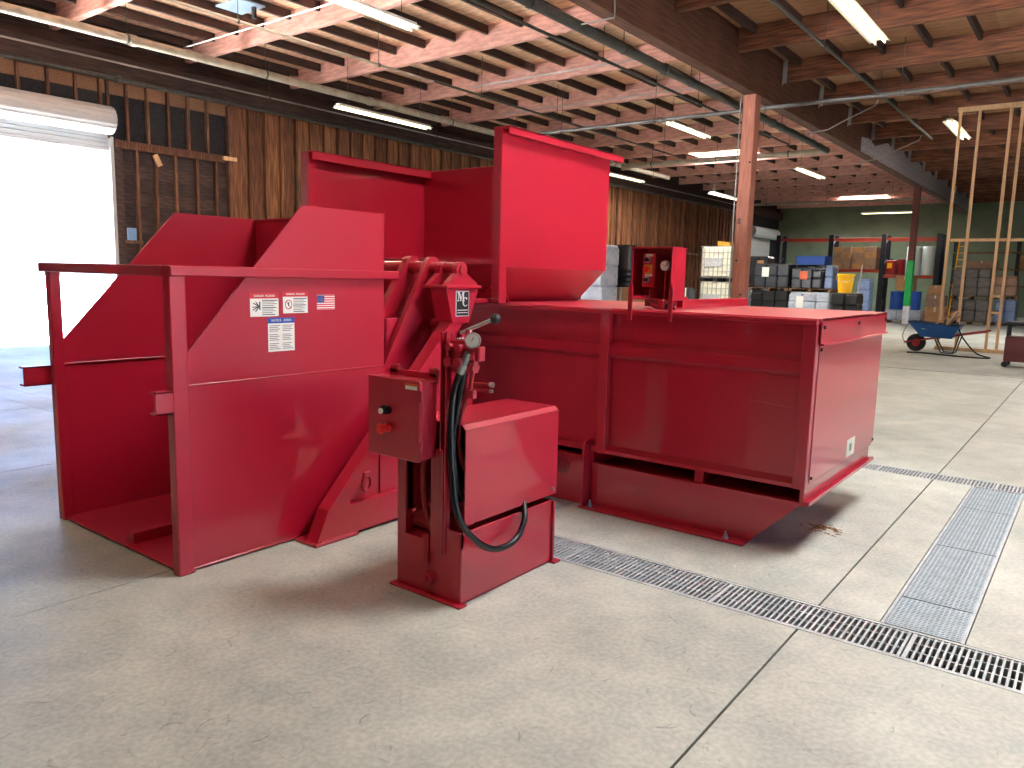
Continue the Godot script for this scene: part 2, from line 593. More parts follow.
func build_drains() -> void:
	for d in [[-3.52, -3.85, "long galvanised trench drain grate nearest the camera, crossing below the red press", -3.2], [-7.09, -7.34, "far trench drain grate emerging behind the right end of the red press", -3.2]]:
		var z0: float = d[0]
		var z1: float = d[1]
		var t := thing("trench_drain", d[2], "drain", Vector3(-0.1, 0, (z0 + z1) * 0.5))
		var fr := mb()
		bx(fr, Vector3(-3.2, -0.05, z0 - 0.018), Vector3(3.0, 0.0, z0))
		bx(fr, Vector3(-3.2, -0.05, z1), Vector3(3.0, 0.0, z1 + 0.018))
		obj("frame", fr, M.galv, t)
		var x := -3.2
		while x < 2.9:
			var st := mb()
			var x1 := x + 0.885
			for k in 33:
				var bxx := x + 0.012 + k * 0.0268
				bx(st, Vector3(bxx, -0.03, z1 + 0.02), Vector3(bxx + 0.010, -0.002, z0 - 0.02))
			for k in 4:
				var bz := lerpf(z1 + 0.03, z0 - 0.03, k / 3.0)
				bx(st, Vector3(x + 0.004, -0.03, bz - 0.004), Vector3(x1 - 0.004, -0.004, bz + 0.004))
			bx(st, Vector3(x + 0.004, -0.03, z1 + 0.02), Vector3(x + 0.016, -0.001, z0 - 0.02))
			bx(st, Vector3(x1 - 0.016, -0.03, z1 + 0.02), Vector3(x1 - 0.004, -0.001, z0 - 0.02))
			obj("grate", st, M.galv, t)
			x += 0.885
	for d in [[-0.69, -0.34, "wide strip of grey steel mesh plates joining the two drains", true], [-3.21, -2.85, "short grey mesh plate showing between the power unit and the press", false]]:
		var t := thing("trench_cover", d[2], "cover plate", Vector3((d[0] + d[1]) * 0.5, 0, -5.4))
		var fr := mb()
		bx(fr, Vector3(d[0], -0.05, -7.085), Vector3(d[0] + 0.014, 0.0, -3.855))
		bx(fr, Vector3(d[1] - 0.014, -0.05, -7.085), Vector3(d[1], 0.0, -3.855))
		obj("frame", fr, M.galv, t)
		var zs := [-3.86, -4.27, -5.30, -6.35, -7.08] if d[3] else [-3.86, -5.0, -7.08]
		for i in zs.size() - 1:
			var st := mb()
			var a: float = zs[i] - 0.006
			var b: float = zs[i + 1] + 0.006
			bx(st, Vector3(d[0] + 0.016, -0.012, b), Vector3(d[1] - 0.016, -0.004, a))
			var k := 0
			while d[0] + 0.02 + k * 0.022 < d[1] - 0.02:
				bx(st, Vector3(d[0] + 0.02 + k * 0.022, -0.005, b), Vector3(d[0] + 0.028 + k * 0.022, -0.001, a))
				k += 1
			k = 0
			while a - k * 0.022 > b + 0.006:
				bx(st, Vector3(d[0] + 0.016, -0.005, a - k * 0.022 - 0.007), Vector3(d[1] - 0.016, -0.0014, a - k * 0.022))
				k += 1
			obj("plate", st, M.tread, t)

func build_walls() -> void:
	var w := struct("wall_left", Vector3(XL, 0, -20))
	# outer cladding round the open door
	obj("cladding", one_box(Vector3(XL - 0.3, 0, ZF - 0.3), Vector3(XL - 0.02, DECK, -8.06)), M.tarpaper, w)
	obj("cladding", one_box(Vector3(XL - 0.3, 0, -1.6), Vector3(XL - 0.02, DECK, ZN + 0.3)), M.tarpaper, w)
	obj("cladding", one_box(Vector3(XL - 0.3, 4.06, -8.06), Vector3(XL - 0.02, DECK, -1.6)), M.tarpaper, w)
	# bare bay beside the door: dark boards behind open studs
	for k in 14:
		var y0 := 0.02 + k * 0.29
		obj("board", one_box(Vector3(XL - 0.02, y0, -10.85), Vector3(XL - 0.004 - 0.003 * (k % 3), y0 + 0.283, -8.1), 0.003), M.dark_board[k % 2], w)
	obj("header", one_box(Vector3(XL - 0.02, 4.09, -10.75), Vector3(XL + 0.11, 4.26, -8.12), 0.006), M.stud[1], w)
	var lower := box_mesh(Vector3(0.1, 4.08, 0.06), 0.004)
	var i := 0
	for z in [-8.59, -9.01, -9.47, -9.99, -10.47]:
		inst("stud", lower, M.stud[i % 3], w, Vector3(XL + 0.05, 2.05, z))
		i += 1
	var short := box_mesh(Vector3(0.1, 0.94, 0.055), 0.004)
	var upper := box_mesh(Vector3(0.1, 1.24, 0.055), 0.004)
	for z in [-3.9, -4.4, -4.9, -5.4, -5.85, -6.35, -6.88, -7.40, -7.88, -8.03, -8.42, -8.87, -9.34, -9.81, -10.28]:
		if z > -8.0:
			inst("stud", short, M.stud[(i * 2) % 3], w, Vector3(XL + 0.05, 5.03, z))
		else:
			inst("stud", upper, M.stud[(i * 2) % 3], w, Vector3(XL + 0.05, 4.88, z))
		i += 1
	obj("corner_stud", one_box(Vector3(XL, 0.0, -8.3), Vector3(XL + 0.06, 4.09, -8.10), 0.005), M.dark_board[0], w)
	obj("corner_stud", one_box(Vector3(XL, 0.0, -10.92), Vector3(XL + 0.14, 5.4, -10.78), 0.006), M.stud[0], w)
	obj("top_strip", one_box(Vector3(XL - 0.02, 5.18, -10.85), Vector3(XL + 0.02, 5.5, -1.0)), M.osb, w)
	obj("ledger", one_box(Vector3(XL - 0.02, 5.5, ZF), Vector3(XL + 0.22, 5.93, ZN), 0.008), M.ledger, w)
	for k in 3:
		obj("plank", one_box(Vector3(XL - 0.02, 5.935 + k * 0.22, ZF), Vector3(XL + 0.03, 6.15 + k * 0.22, ZN), 0.004), M.subpurlin, w)
	var bst := mb()
	bxt(bst, Transform3D(Basis(Vector3.RIGHT, 0.45), Vector3(XL + 0.13, 3.93, -9.02)), Vector3(0.05, 0.26, 0.12), 0.005)
	obj("wood_block", bst, M.lumber, w)
	obj("wood_block", one_box(Vector3(XL + 0.11, 4.15, -10.98), Vector3(XL + 0.17, 4.24, -10.62), 0.004), M.lumber, w)
	# panelled run: plywood between studs all the way to the far corner
	var pw := box_mesh(Vector3(0.03, 5.46, 0.456), 0.003)
	var sd := box_mesh(Vector3(0.10, 5.46, 0.07), 0.005)
	var z := -10.93
	var n := 0
	while z - 0.46 > -44.2:
		inst("panel", pw, M.panel_wood[(n * 7 + n / 3) % 3], w, Vector3(XL - 0.005, 2.75, z - 0.23))
		inst("stud", sd, M.panel_wood[(n * 5 + 1) % 3], w, Vector3(XL + 0.06, 2.75, z - 0.46))
		z -= 0.46
		n += 1
	obj("girt", one_box(Vector3(XL + 0.11, 2.86, -44.0), Vector3(XL + 0.16, 2.96, -31.0), 0.005), M.stud[2], w)
	obj("wall_post", one_box(Vector3(XL + 0.0, 0, -25.4), Vector3(XL + 0.2, 5.5, -25.1), 0.008), M.panel_wood[1], w)
	var sw := thing("electrical_box", "small pale blue box on a stud beside the open roll-up door", "box", Vector3(XL + 0.12, 2.17, -8.37))
	obj("cover", one_box(Vector3(XL + 0.115, 2.17, -8.47), Vector3(XL + 0.17, 2.43, -8.28), 0.008), mat(Color(0.50, 0.65, 0.82), 0.5), sw)
	obj("bracket", one_box(Vector3(XL + 0.105, 2.1, -8.62), Vector3(XL + 0.15, 2.17, -8.25), 0.003), M.stud[0], sw)
	# far wall, near wall and right wall
	var fw := struct("wall_far", Vector3(-4, 0, ZF))
	obj("masonry", one_box(Vector3(XL - 0.3, 0, ZF - 0.3), Vector3(XR + 0.3, DECK, ZF)), M.green_wall, fw)
	var rw := struct("wall_right", Vector3(XR, 0, -20))
	obj("cladding", one_box(Vector3(XR, 0, ZF), Vector3(XR + 0.3, DECK, -7.9)), M.panel_wood[1], rw)
	obj("cladding", one_box(Vector3(XR, 0, -2.5), Vector3(XR + 0.3, DECK, ZN)), M.panel_wood[1], rw)
	obj("cladding", one_box(Vector3(XR, 4.1, -7.9), Vector3(XR + 0.3, DECK, -2.5)), M.panel_wood[1], rw)  # doorway left open here is unseen, added to light the right-hand faces
	var nw := struct("wall_near", Vector3(-4, 0, ZN))
	obj("cladding", one_box(Vector3(XL - 0.3, 0, ZN), Vector3(XR + 0.3, DECK, ZN + 0.3)), M.panel_wood[1], nw)

func build_doors() -> void:
	var d := struct("door_1", Vector3(XL, 0, -5.6))
	var st := mb()
	var c := Vector2(XL + 0.30, 4.58)
	var pts := []
	for k in 18:
		var t := TAU * k / 18.0
		for e in 2:
			var tt := t + e * TAU / 36.0
			var r := 0.285 if e == 0 else 0.272
			pts.append(Vector2(c.x + r * cos(tt), c.y + r * sin(tt)))
	prism(st, pts, 2, -7.97, -1.4)
	obj("curtain_roll", st, M.rollup, d)
	obj("end_bracket", one_box(Vector3(XL, 4.35, -8.0), Vector3(XL + 0.45, 4.8, -7.975), 0.004), M.dark, d)
	for k in 4:
		obj("slat", one_box(Vector3(XL + 0.02, 4.00 + k * 0.085, -8.02), Vector3(XL + 0.05, 4.078 + k * 0.085, -1.55), 0.008), M.rollup, d)
	obj("guide_rail", one_box(Vector3(XL - 0.02, 0, -8.10), Vector3(XL + 0.1, 4.3, -8.02), 0.006), M.rollup, d)
	obj("guide_rail", one_box(Vector3(XL - 0.02, 0, -1.6), Vector3(XL + 0.1, 4.3, -1.52), 0.006), M.rollup, d)
	var e := struct("door_2", Vector3(XL, 0, -46))
	for k in 22:
		obj("slat", one_box(Vector3(XL, 0.02 + k * 0.19, -48.4), Vector3(XL + 0.06, 0.2 + k * 0.19, -44.6), 0.01), M.galv, e)
	var r2 := mb()
	cyl(r2, Vector3(XL + 0.3, 4.5, -48.6), Vector3(XL + 0.3, 4.5, -44.4), 0.32, -1.0, 20)
	obj("curtain_roll", r2, M.galv, e)
	obj("guide_rail", one_box(Vector3(XL, 0, -44.6), Vector3(XL + 0.12, 4.4, -44.5), 0.005), M.galv, e)

func skylight(n: int, x0: float, x1: float, z0: float, z1: float) -> void:
	var o := struct("window_%d" % n, Vector3((x0 + x1) * 0.5, DECK, (z0 + z1) * 0.5))
	var st := mb()
	bx(st, Vector3(x0 - 0.04, DECK - 0.14, z1), Vector3(x0, DECK + 0.42, z0))
	bx(st, Vector3(x1, DECK - 0.14, z1), Vector3(x1 + 0.04, DECK + 0.42, z0))
	bx(st, Vector3(x0 - 0.04, DECK - 0.14, z0), Vector3(x1 + 0.04, DECK + 0.42, z0 + 0.04))
	bx(st, Vector3(x0 - 0.04, DECK - 0.14, z1 - 0.04), Vector3(x1 + 0.04, DECK + 0.42, z1))
	obj("curb", st, M.deck[2], o)
	obj("skylight_pane", one_box(Vector3(x0, DECK + 0.38, z1), Vector3(x1, DECK + 0.41, z0)), M.skylight_pane, o)
	var l := AreaLight3D.new()
	l.name = "skylight_glow"
	l.area_size = Vector2(x1 - x0 - 0.1, z0 - z1 - 0.1)
	l.area_normalize_energy = true
	l.light_color = Color(0.97, 0.985, 1.0)
	l.light_energy = SKYLIGHT * (x1 - x0) * (z0 - z1)
	l.area_range = 80.0
	l.shadow_enabled = true
	o.add_child(l)
	l.position = Vector3(0, 0.36, 0)
	l.rotation_degrees = Vector3(-90, 0, 0)

var SKYLIGHT := 4.3

var holes := []      # skylight openings, seen and added ones: x0, x1, z0, z1

func build_roof() -> void:
	var c := struct("ceiling", Vector3(-4, DECK, -20))
	var rows := []
	var k := -6
	while P0 - PS * k > ZF:
		rows.append(P0 - PS * k)
		k += 1
	# purlins
	var pl := box_mesh(Vector3(10.35, 0.42, 0.14), 0.012)
	var pr := box_mesh(Vector3(14.3, 0.46, 0.13), 0.012)
	for z in rows:
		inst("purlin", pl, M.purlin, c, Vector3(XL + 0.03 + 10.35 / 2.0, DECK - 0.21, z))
		inst("purlin", pr, M.purlin_shaded, c, Vector3(-6.33 + 14.3 / 2.0, DECK - 0.23, z))
		if z < -17.0:
			obj("hanger", one_box(Vector3(-6.349, 6.10, z + 0.068), Vector3(-6.26, 6.6, z + 0.078)), M.conduit, c)
			obj("hanger", one_box(Vector3(-6.349, 6.06, z + 0.078), Vector3(-6.335, 6.6, z + 0.14)), M.conduit, c)
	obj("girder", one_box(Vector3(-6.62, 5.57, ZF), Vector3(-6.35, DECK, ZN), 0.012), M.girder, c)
	# sub-purlins and plywood between each pair of purlins
	var sub := box_mesh(Vector3(0.075, 0.17, PS - 0.13), 0.005)
	var far_sub := mb()
	var far_deck := mb()
	var n := 0
	var edges := [ZN + 0.3] + rows + [ZF - 0.3]
	for i in edges.size() - 1:
		var z0: float = edges[i]
		var z1: float = edges[i + 1]
		var whole := absf(z0 - z1 - PS) < 0.01
		for side in 2:
			var xa := XL if side == 0 else -6.35
			var xb := -6.62 if side == 0 else XR
			var near := whole and z0 < -4.0 and (z0 > -29.0 if side == 0 else (z0 > -30.0))
			var x := xa + 0.35
			while x < xb - 0.1:
				var cut := false
				for h in holes:
					if x > h[0] - 0.05 and x < h[1] + 0.05 and (z0 + z1) * 0.5 < h[2] and (z0 + z1) * 0.5 > h[3]:
						cut = true
				var shown := near and (x < 1.0 or side == 0)
				if not cut:
					if shown:
						inst("subpurlin", sub, M.subpurlin, c, Vector3(x, DECK - 0.086, (z0 + z1) * 0.5))
					else:
						bx(far_sub, Vector3(x - 0.037, DECK - 0.17, z1 + 0.06), Vector3(x + 0.037, DECK, z0 - 0.06))
				x += 0.88
			x = xa
			while x < xb - 0.05:
				var x1 := minf(x + 1.4, xb)
				if side == 1 and x < -6.0:
					x1 = x + 1.4
				var pieces := [[x, x1, z0, z1]]
				for h in holes:
					if x < h[1] - 0.01 and x1 > h[0] + 0.01 and z1 < h[2] and z0 > h[3]:
						pieces = [[x, x1, z0, h[2]], [x, x1, h[3], z1]]
						if h[0] > x + 0.02:
							pieces.append([x, h[0], h[2], h[3]])
						if h[1] < x1 - 0.02:
							pieces.append([h[1], x1, h[2], h[3]])
				for p in pieces:
					if p[2] - p[3] < 0.01:
						continue
					if near and x < 1.0 and pieces.size() == 1:
						obj("plywood_sheet", one_box(Vector3(p[0] + 0.002, DECK, p[3] + 0.002), Vector3(p[1] - 0.002, DECK + 0.02, p[2] - 0.002)), (M.deck if side == 0 else M.deck_shaded)[(n * 5 + n / 4) % 3], c)
					else:
						bx(far_deck, Vector3(p[0] + 0.002, DECK, p[3] + 0.002), Vector3(p[1] - 0.002, DECK + 0.02, p[2] - 0.002))
				n += 1
				x += 1.4
	var fs := obj("far_subpurlins", far_sub, M.subpurlin, c)
	fs.set_meta("kind", "stuff")
	var fd := obj("far_plywood", far_deck, M.deck_shaded[1], c)
	fd.set_meta("kind", "stuff")
	# roofing felt over the plywood: keeps the joints dark
	var felt := mb()
	var zs := [ZN + 0.3, ZF - 0.3]
	for h in holes:
		zs.append(h[2])
		zs.append(h[3])
	zs.sort()
	zs.reverse()
	for i in zs.size() - 1:
		if zs[i] - zs[i + 1] < 0.01:
			continue
		var xs := [XL - 0.3]
		var mid: float = (zs[i] + zs[i + 1]) * 0.5
		for h in holes:
			if mid < h[2] and mid > h[3]:
				xs.append(h[0])
				xs.append(h[1])
		xs.sort()
		xs.append(XR + 0.3)
		for q in range(0, xs.size() - 1, 2):
			bx(felt, Vector3(xs[q], DECK + 0.022, zs[i + 1]), Vector3(xs[q + 1], DECK + 0.12, zs[i]))
	obj("roofing", felt, M.tarpaper, c)
	# flaking white paint on the far run of the girder
	var flake := []
	for q in 28:
		flake.append(Vector2(-25.5 - q * 0.85, 6.02 + 0.34 * minf(1.0, q / 7.0) + 0.09 * sin(q * 2.1) + 0.05 * sin(q * 5.3)))
	flake.append(Vector2(-49.5, 5.60))
	flake.append(Vector2(-25.5, 5.60))
	var fl := mb()
	prism(fl, flake, 0, -6.349, -6.343)
	obj("white_paint", fl, M.flaked_paint, c)

func build_posts() -> void:
	var p := thing("timber_post", "bare brown timber post rising behind the red press to the main girder", "post", Vector3(-6.485, 0, -16.8))
	obj("shaft", one_box(Vector3(-6.63, 0, -16.95), Vector3(-6.34, 5.57, -16.65), 0.012), M.post_wood, p)
	var cd := mb()
	cyl(cd, Vector3(-6.66, 0.0, -16.62), Vector3(-6.66, 5.56, -16.62), 0.016, -1.0, 8)
	obj("conduit", cd, M.conduit, p)
	for q in [[4.15, 0.1], [2.05, -0.06], [1.3, 0.08], [0.95, -0.05]]:
		var bl := mb()
		cyl(bl, Vector3(-6.485 + q[1], q[0], -16.65), Vector3(-6.485 + q[1], q[0], -16.63), 0.022, -1.0, 8)
		obj("bolt", bl, M.dark, p)
	text(p, "8", 0.13, Vector3(-6.54, 2.9, -16.647), Vector3.ZERO, M.print_black, "painted_number")
	var q := thing("timber_post", "far post with a bright green lower half behind the wheelbarrow", "post", Vector3(-6.485, 0, -35.4))
	obj("shaft", one_box(Vector3(-6.60, 2.6, -35.52), Vector3(-6.36, 5.57, -35.28), 0.01), mat(Color(0.36, 0.17, 0.14), 0.7), q)
	obj("green_sleeve", one_box(Vector3(-6.61, 0.74, -35.53), Vector3(-6.35, 2.6, -35.27), 0.01), M.green, q)
	obj("footing", one_box(Vector3(-6.605, 0, -35.525), Vector3(-6.355, 0.74, -35.275), 0.01), M.paint_white, q)

func pipe(label: String, a: Vector3, b: Vector3, r: float, m: Material, rods := 0, couplings := 0) -> Node3D:
	var t := thing("pipe", label, "pipe", (a + b) * 0.5)
	var st := mb()
	cyl(st, a, b, r, -1.0, 14 if r > 0.05 else 8)
	obj("run", st, m, t)
	for k in rods:
		var p := a.lerp(b, (k + 0.5) / rods)
		var h := mb()
		cyl(h, p + Vector3(0, r * 0.5, 0), Vector3(p.x, DECK - 0.02, p.z), 0.008, -1.0, 6)
		var f := (b - a).normalized() * 0.02
		cyl(h, p - f, p + f, r + 0.012, -1.0, 14)
		obj("hanger_rod", h, M.pipe_dark, t)
	for k in couplings:
		var p := a.lerp(b, (k + 0.8) / (couplings + 0.6))
		var f := (b - a).normalized() * 0.06
		var h := mb()
		cyl(h, p - f, p + f, r + 0.02, -1.0, 14)
		obj("coupling", h, m, t)
	return t

func build_pipes() -> void:
	pipe("thick pale sprinkler main running above the open roll-up door", Vector3(-14.95, 5.8, 3.0), Vector3(-14.95, 5.8, -30.0), 0.085, M.pipe_pale, 11, 5)
	pipe("thin pale conduit along the dark ledger above the door", Vector3(-16.5, 5.72, 3.0), Vector3(-16.5, 5.72, -44.0), 0.02, M.conduit, 8)
	pipe("black cable pipe along the top of the wooden wall", Vector3(-16.62, 5.42, 3.0), Vector3(-16.62, 5.42, -44.0), 0.05, M.pipe_dark, 0, 7)
	pipe("slim white conduit below the beams left of the main girder", Vector3(-11.95, 5.7, 0.0), Vector3(-11.95, 5.7, -12.6), 0.028, M.pipe_pale, 4)
	pipe("slim dark conduit continuing over the red hopper", Vector3(-11.9, 5.7, -12.62), Vector3(-11.9, 5.7, -25.0), 0.028, M.pipe_dark, 4)
	pipe("thick dark green sprinkler main beside the main girder", Vector3(-7.3, 5.68, 3.0), Vector3(-7.3, 5.68, -25.4), 0.09, M.pipe_dark, 10, 4)
	pipe("slim dark pipe between the sprinkler main and the fluorescent lamps", Vector3(-8.05, 5.72, 2.0), Vector3(-8.05, 5.72, -24.0), 0.03, M.pipe_dark, 6)
	pipe("grey cross pipe passing the timber post below the girder", Vector3(-13.5, 5.50, -17.8), Vector3(6.0, 5.50, -17.8), 0.045, M.pipe_mid, 7, 3)
	pipe("pale cross pipe under the skylight behind the post", Vector3(-14.6, 5.68, -25.5), Vector3(-7.3, 5.68, -25.5), 0.09, M.pipe_pale, 3)
	pipe("slanting-looking thin pipe under the right-hand purlins", Vector3(-4.35, 5.72, -4.0), Vector3(-4.35, 5.72, -25.0), 0.03, M.pipe_dark, 5)
	pipe("far pale cross pipe in front of the green wall", Vector3(-16.0, 5.6, -40.5), Vector3(-7.0, 5.6, -40.5), 0.07, M.pipe_pale, 3)
	pipe("thin white rod crossing below the lit left-hand beams", Vector3(-12.0, 5.85, -13.9), Vector3(-7.4, 5.85, -13.9), 0.014, M.conduit, 0)
	pipe("thin white rod crossing in front of the box-like skylight", Vector3(-14.9, 5.9, -8.6), Vector3(-9.2, 5.9, -8.6), 0.016, M.conduit, 0)
	pipe("thin white rod under the last lit beam above the hopper", Vector3(-13.5, 5.95, -17.0), Vector3(-7.0, 5.95, -17.0), 0.014, M.conduit, 0)
	var t := thing("conduit_drop", "thin conduit with an angled end on the near side of the girder", "conduit", Vector3(-6.3, 5.6, -10.6))
	var st := mb()
	tube(st, [Vector3(-6.31, 6.04, -4.0), Vector3(-6.31, 6.04, -10.4), Vector3(-6.31, 5.98, -10.55), Vector3(-6.31, 5.62, -10.6), Vector3(-6.31, 5.5, -10.6), Vector3(-6.9, 5.5, -10.6)], 0.014, 8)
	obj("run", st, M.conduit, t)
	for b in [[-6.3, 5.5, -21.15], [-6.3, 5.5, -26.79]]:
		var s := thing("sprinkler_branch", "thin sprinkler arm bent below the girder %s" % ["nearer the timber post" if b[2] > -22.0 else "farther from the post"], "pipe", Vector3(b[0], b[1], b[2]))
		var q := mb()
		tube(q, [Vector3(-4.95, 6.13, b[2]), Vector3(-5.0, 6.0, b[2]), Vector3(-5.6, 5.75, b[2]), Vector3(-6.1, 5.52, b[2]), Vector3(-6.6, 5.47, b[2])], 0.016, 8)
		cyl(q, Vector3(-6.6, 5.40, b[2]), Vector3(-6.6, 5.5, b[2]), 0.03, -1.0, 8)
		obj("run", q, M.conduit, s)

func build_panel() -> void:
	var t := thing("hanging_panel", "flat pale blue panel hung under the roof at the top left", "panel", Vector3(-13.25, 6.4, -8.8))
	obj("sheet", one_box(Vector3(-13.6, 6.40, -9.05), Vector3(-12.85, 6.43, -8.5), 0.004), mat(Color(0.62, 0.72, 0.80), 0.5), t)
	obj("bracket", one_box(Vector3(-13.05, 6.2, -8.95), Vector3(-12.98, 6.40, -8.88), 0.004), M.dark, t)
	for x in [-13.5, -12.95]:
		obj("hanger_strap", one_box(Vector3(x - 0.015, 6.42, -8.8), Vector3(x + 0.015, DECK - 0.001, -8.77)), M.conduit, t)

func lamp(label: String, a: Vector3, b: Vector3, energy: float) -> void:
	var mid := (a + b) * 0.5
	var t := thing("fluorescent_light", label, "ceiling light", mid, "fluorescent strip lights under the roof")
	var f := (b - a).normalized()
	var len := a.distance_to(b)
	var side := f.cross(Vector3.UP).normalized()
	var xf := Transform3D(Basis(side, Vector3.UP, -f), mid)
	var keep := T
	T = xf
	var st := mb()
	prism(st, [Vector2(-0.06, 0.09), Vector2(0.06, 0.09), Vector2(0.06, 0.055), Vector2(0.16, 0.012), Vector2(0.16, 0.006), Vector2(0.055, 0.045), Vector2(-0.055, 0.045), Vector2(-0.16, 0.006), Vector2(-0.16, 0.012), Vector2(-0.06, 0.055)], 2, -len * 0.5, len * 0.5)
	T = keep
	obj("reflector", st, M.white, t)
	for s in [-1.0, 1.0]:
		T = xf
		var q := mb()
		cyl(q, Vector3(s * 0.075, 0.008, -len * 0.5 + 0.05), Vector3(s * 0.075, 0.008, len * 0.5 - 0.05), 0.021, -1.0, 10)
		T = keep
		obj("tube", q, M.tube_light, t)
		for e in [-1.0, 1.0]:
			T = xf
			q = mb()
			bx(q, Vector3(s * 0.075 - 0.015, -0.02, e * len * 0.5 - 0.02), Vector3(s * 0.075 + 0.015, 0.05, e * len * 0.5 + 0.02))
			T = keep
			obj("socket", q, M.white, t)
	for e in [-0.4, 0.4]:
		var r := mb()
		var p: Vector3 = mid + f * len * e
		cyl(r, p + Vector3(0, 0.09, 0), Vector3(p.x, DECK - 0.02, p.z), 0.006, -1.0, 6)
		obj("hanger_rod", r, M.pipe_dark, t)
	var l := AreaLight3D.new()
	l.name = "lamp_glow"
	l.area_range = 80.0
	l.area_size = Vector2(0.22, len - 0.1)
	l.area_normalize_energy = true
	l.light_color = Color(1.0, 0.95, 0.84)
	l.light_energy = energy
	l.shadow_enabled = true
	t.add_child(l)
	l.position = Vector3(0, -0.02, 0)
	l.basis = Basis(side, f, side.cross(f))
	if l.basis.z.y < 0.0:
		l.basis = Basis(-side, f, (-side).cross(f))

func build_lamps() -> void:
	lamp("bright twin tube light at the top edge above the bin", Vector3(-9.0, 5.38, -6.3), Vector3(-9.0, 5.38, -9.05), 4.0)
	lamp("twin tube light hanging before the wooden wall above the hopper", Vector3(-13.9, 5.2, -11.6), Vector3(-13.9, 5.2, -14.5), 4.0)
	lamp("large twin tube light at the top right corner of the roof", Vector3(-3.42, 5.6, -11.6), Vector3(-3.42, 5.6, -14.4), 4.0)
	lamp("tube light just left of the timber post", Vector3(-9.45, 5.62, -18.8), Vector3(-9.45, 5.62, -21.3), 4.0)
	lamp("tube light peeping out right of the red hopper", Vector3(-15.6, 5.55, -26.2), Vector3(-15.6, 5.55, -29.0), 4.0)
	lamp("tube light in the dark bay right of the timber post", Vector3(-8.45, 5.3, -26.3), Vector3(-8.45, 5.3, -29.1), 4.0)
	lamp("small distant tube light touching the left side of the post", Vector3(-12.75, 5.0, -29.4), Vector3(-12.75, 5.0, -32.2), 4.0)
	lamp("tube light behind the pale stud frame", Vector3(-3.68, 5.84, -23.3), Vector3(-3.68, 5.84, -26.3), 4.0)
	lamp("long tube light hung crosswise before the far green wall", Vector3(-10.2, 5.12, -42.2), Vector3(-7.65, 5.12, -42.2), 4.0)
	lamp("tube light over the floor behind the viewer", Vector3(-3.42, 5.6, 1.5), Vector3(-3.42, 5.6, -1.3), 4.0)

# ---------------------------------------------------------------- the red machine
func weld(st: SurfaceTool, a: Vector3, b: Vector3, r := 0.005) -> void:
	cyl(st, a, b, r, -1.0, 6)

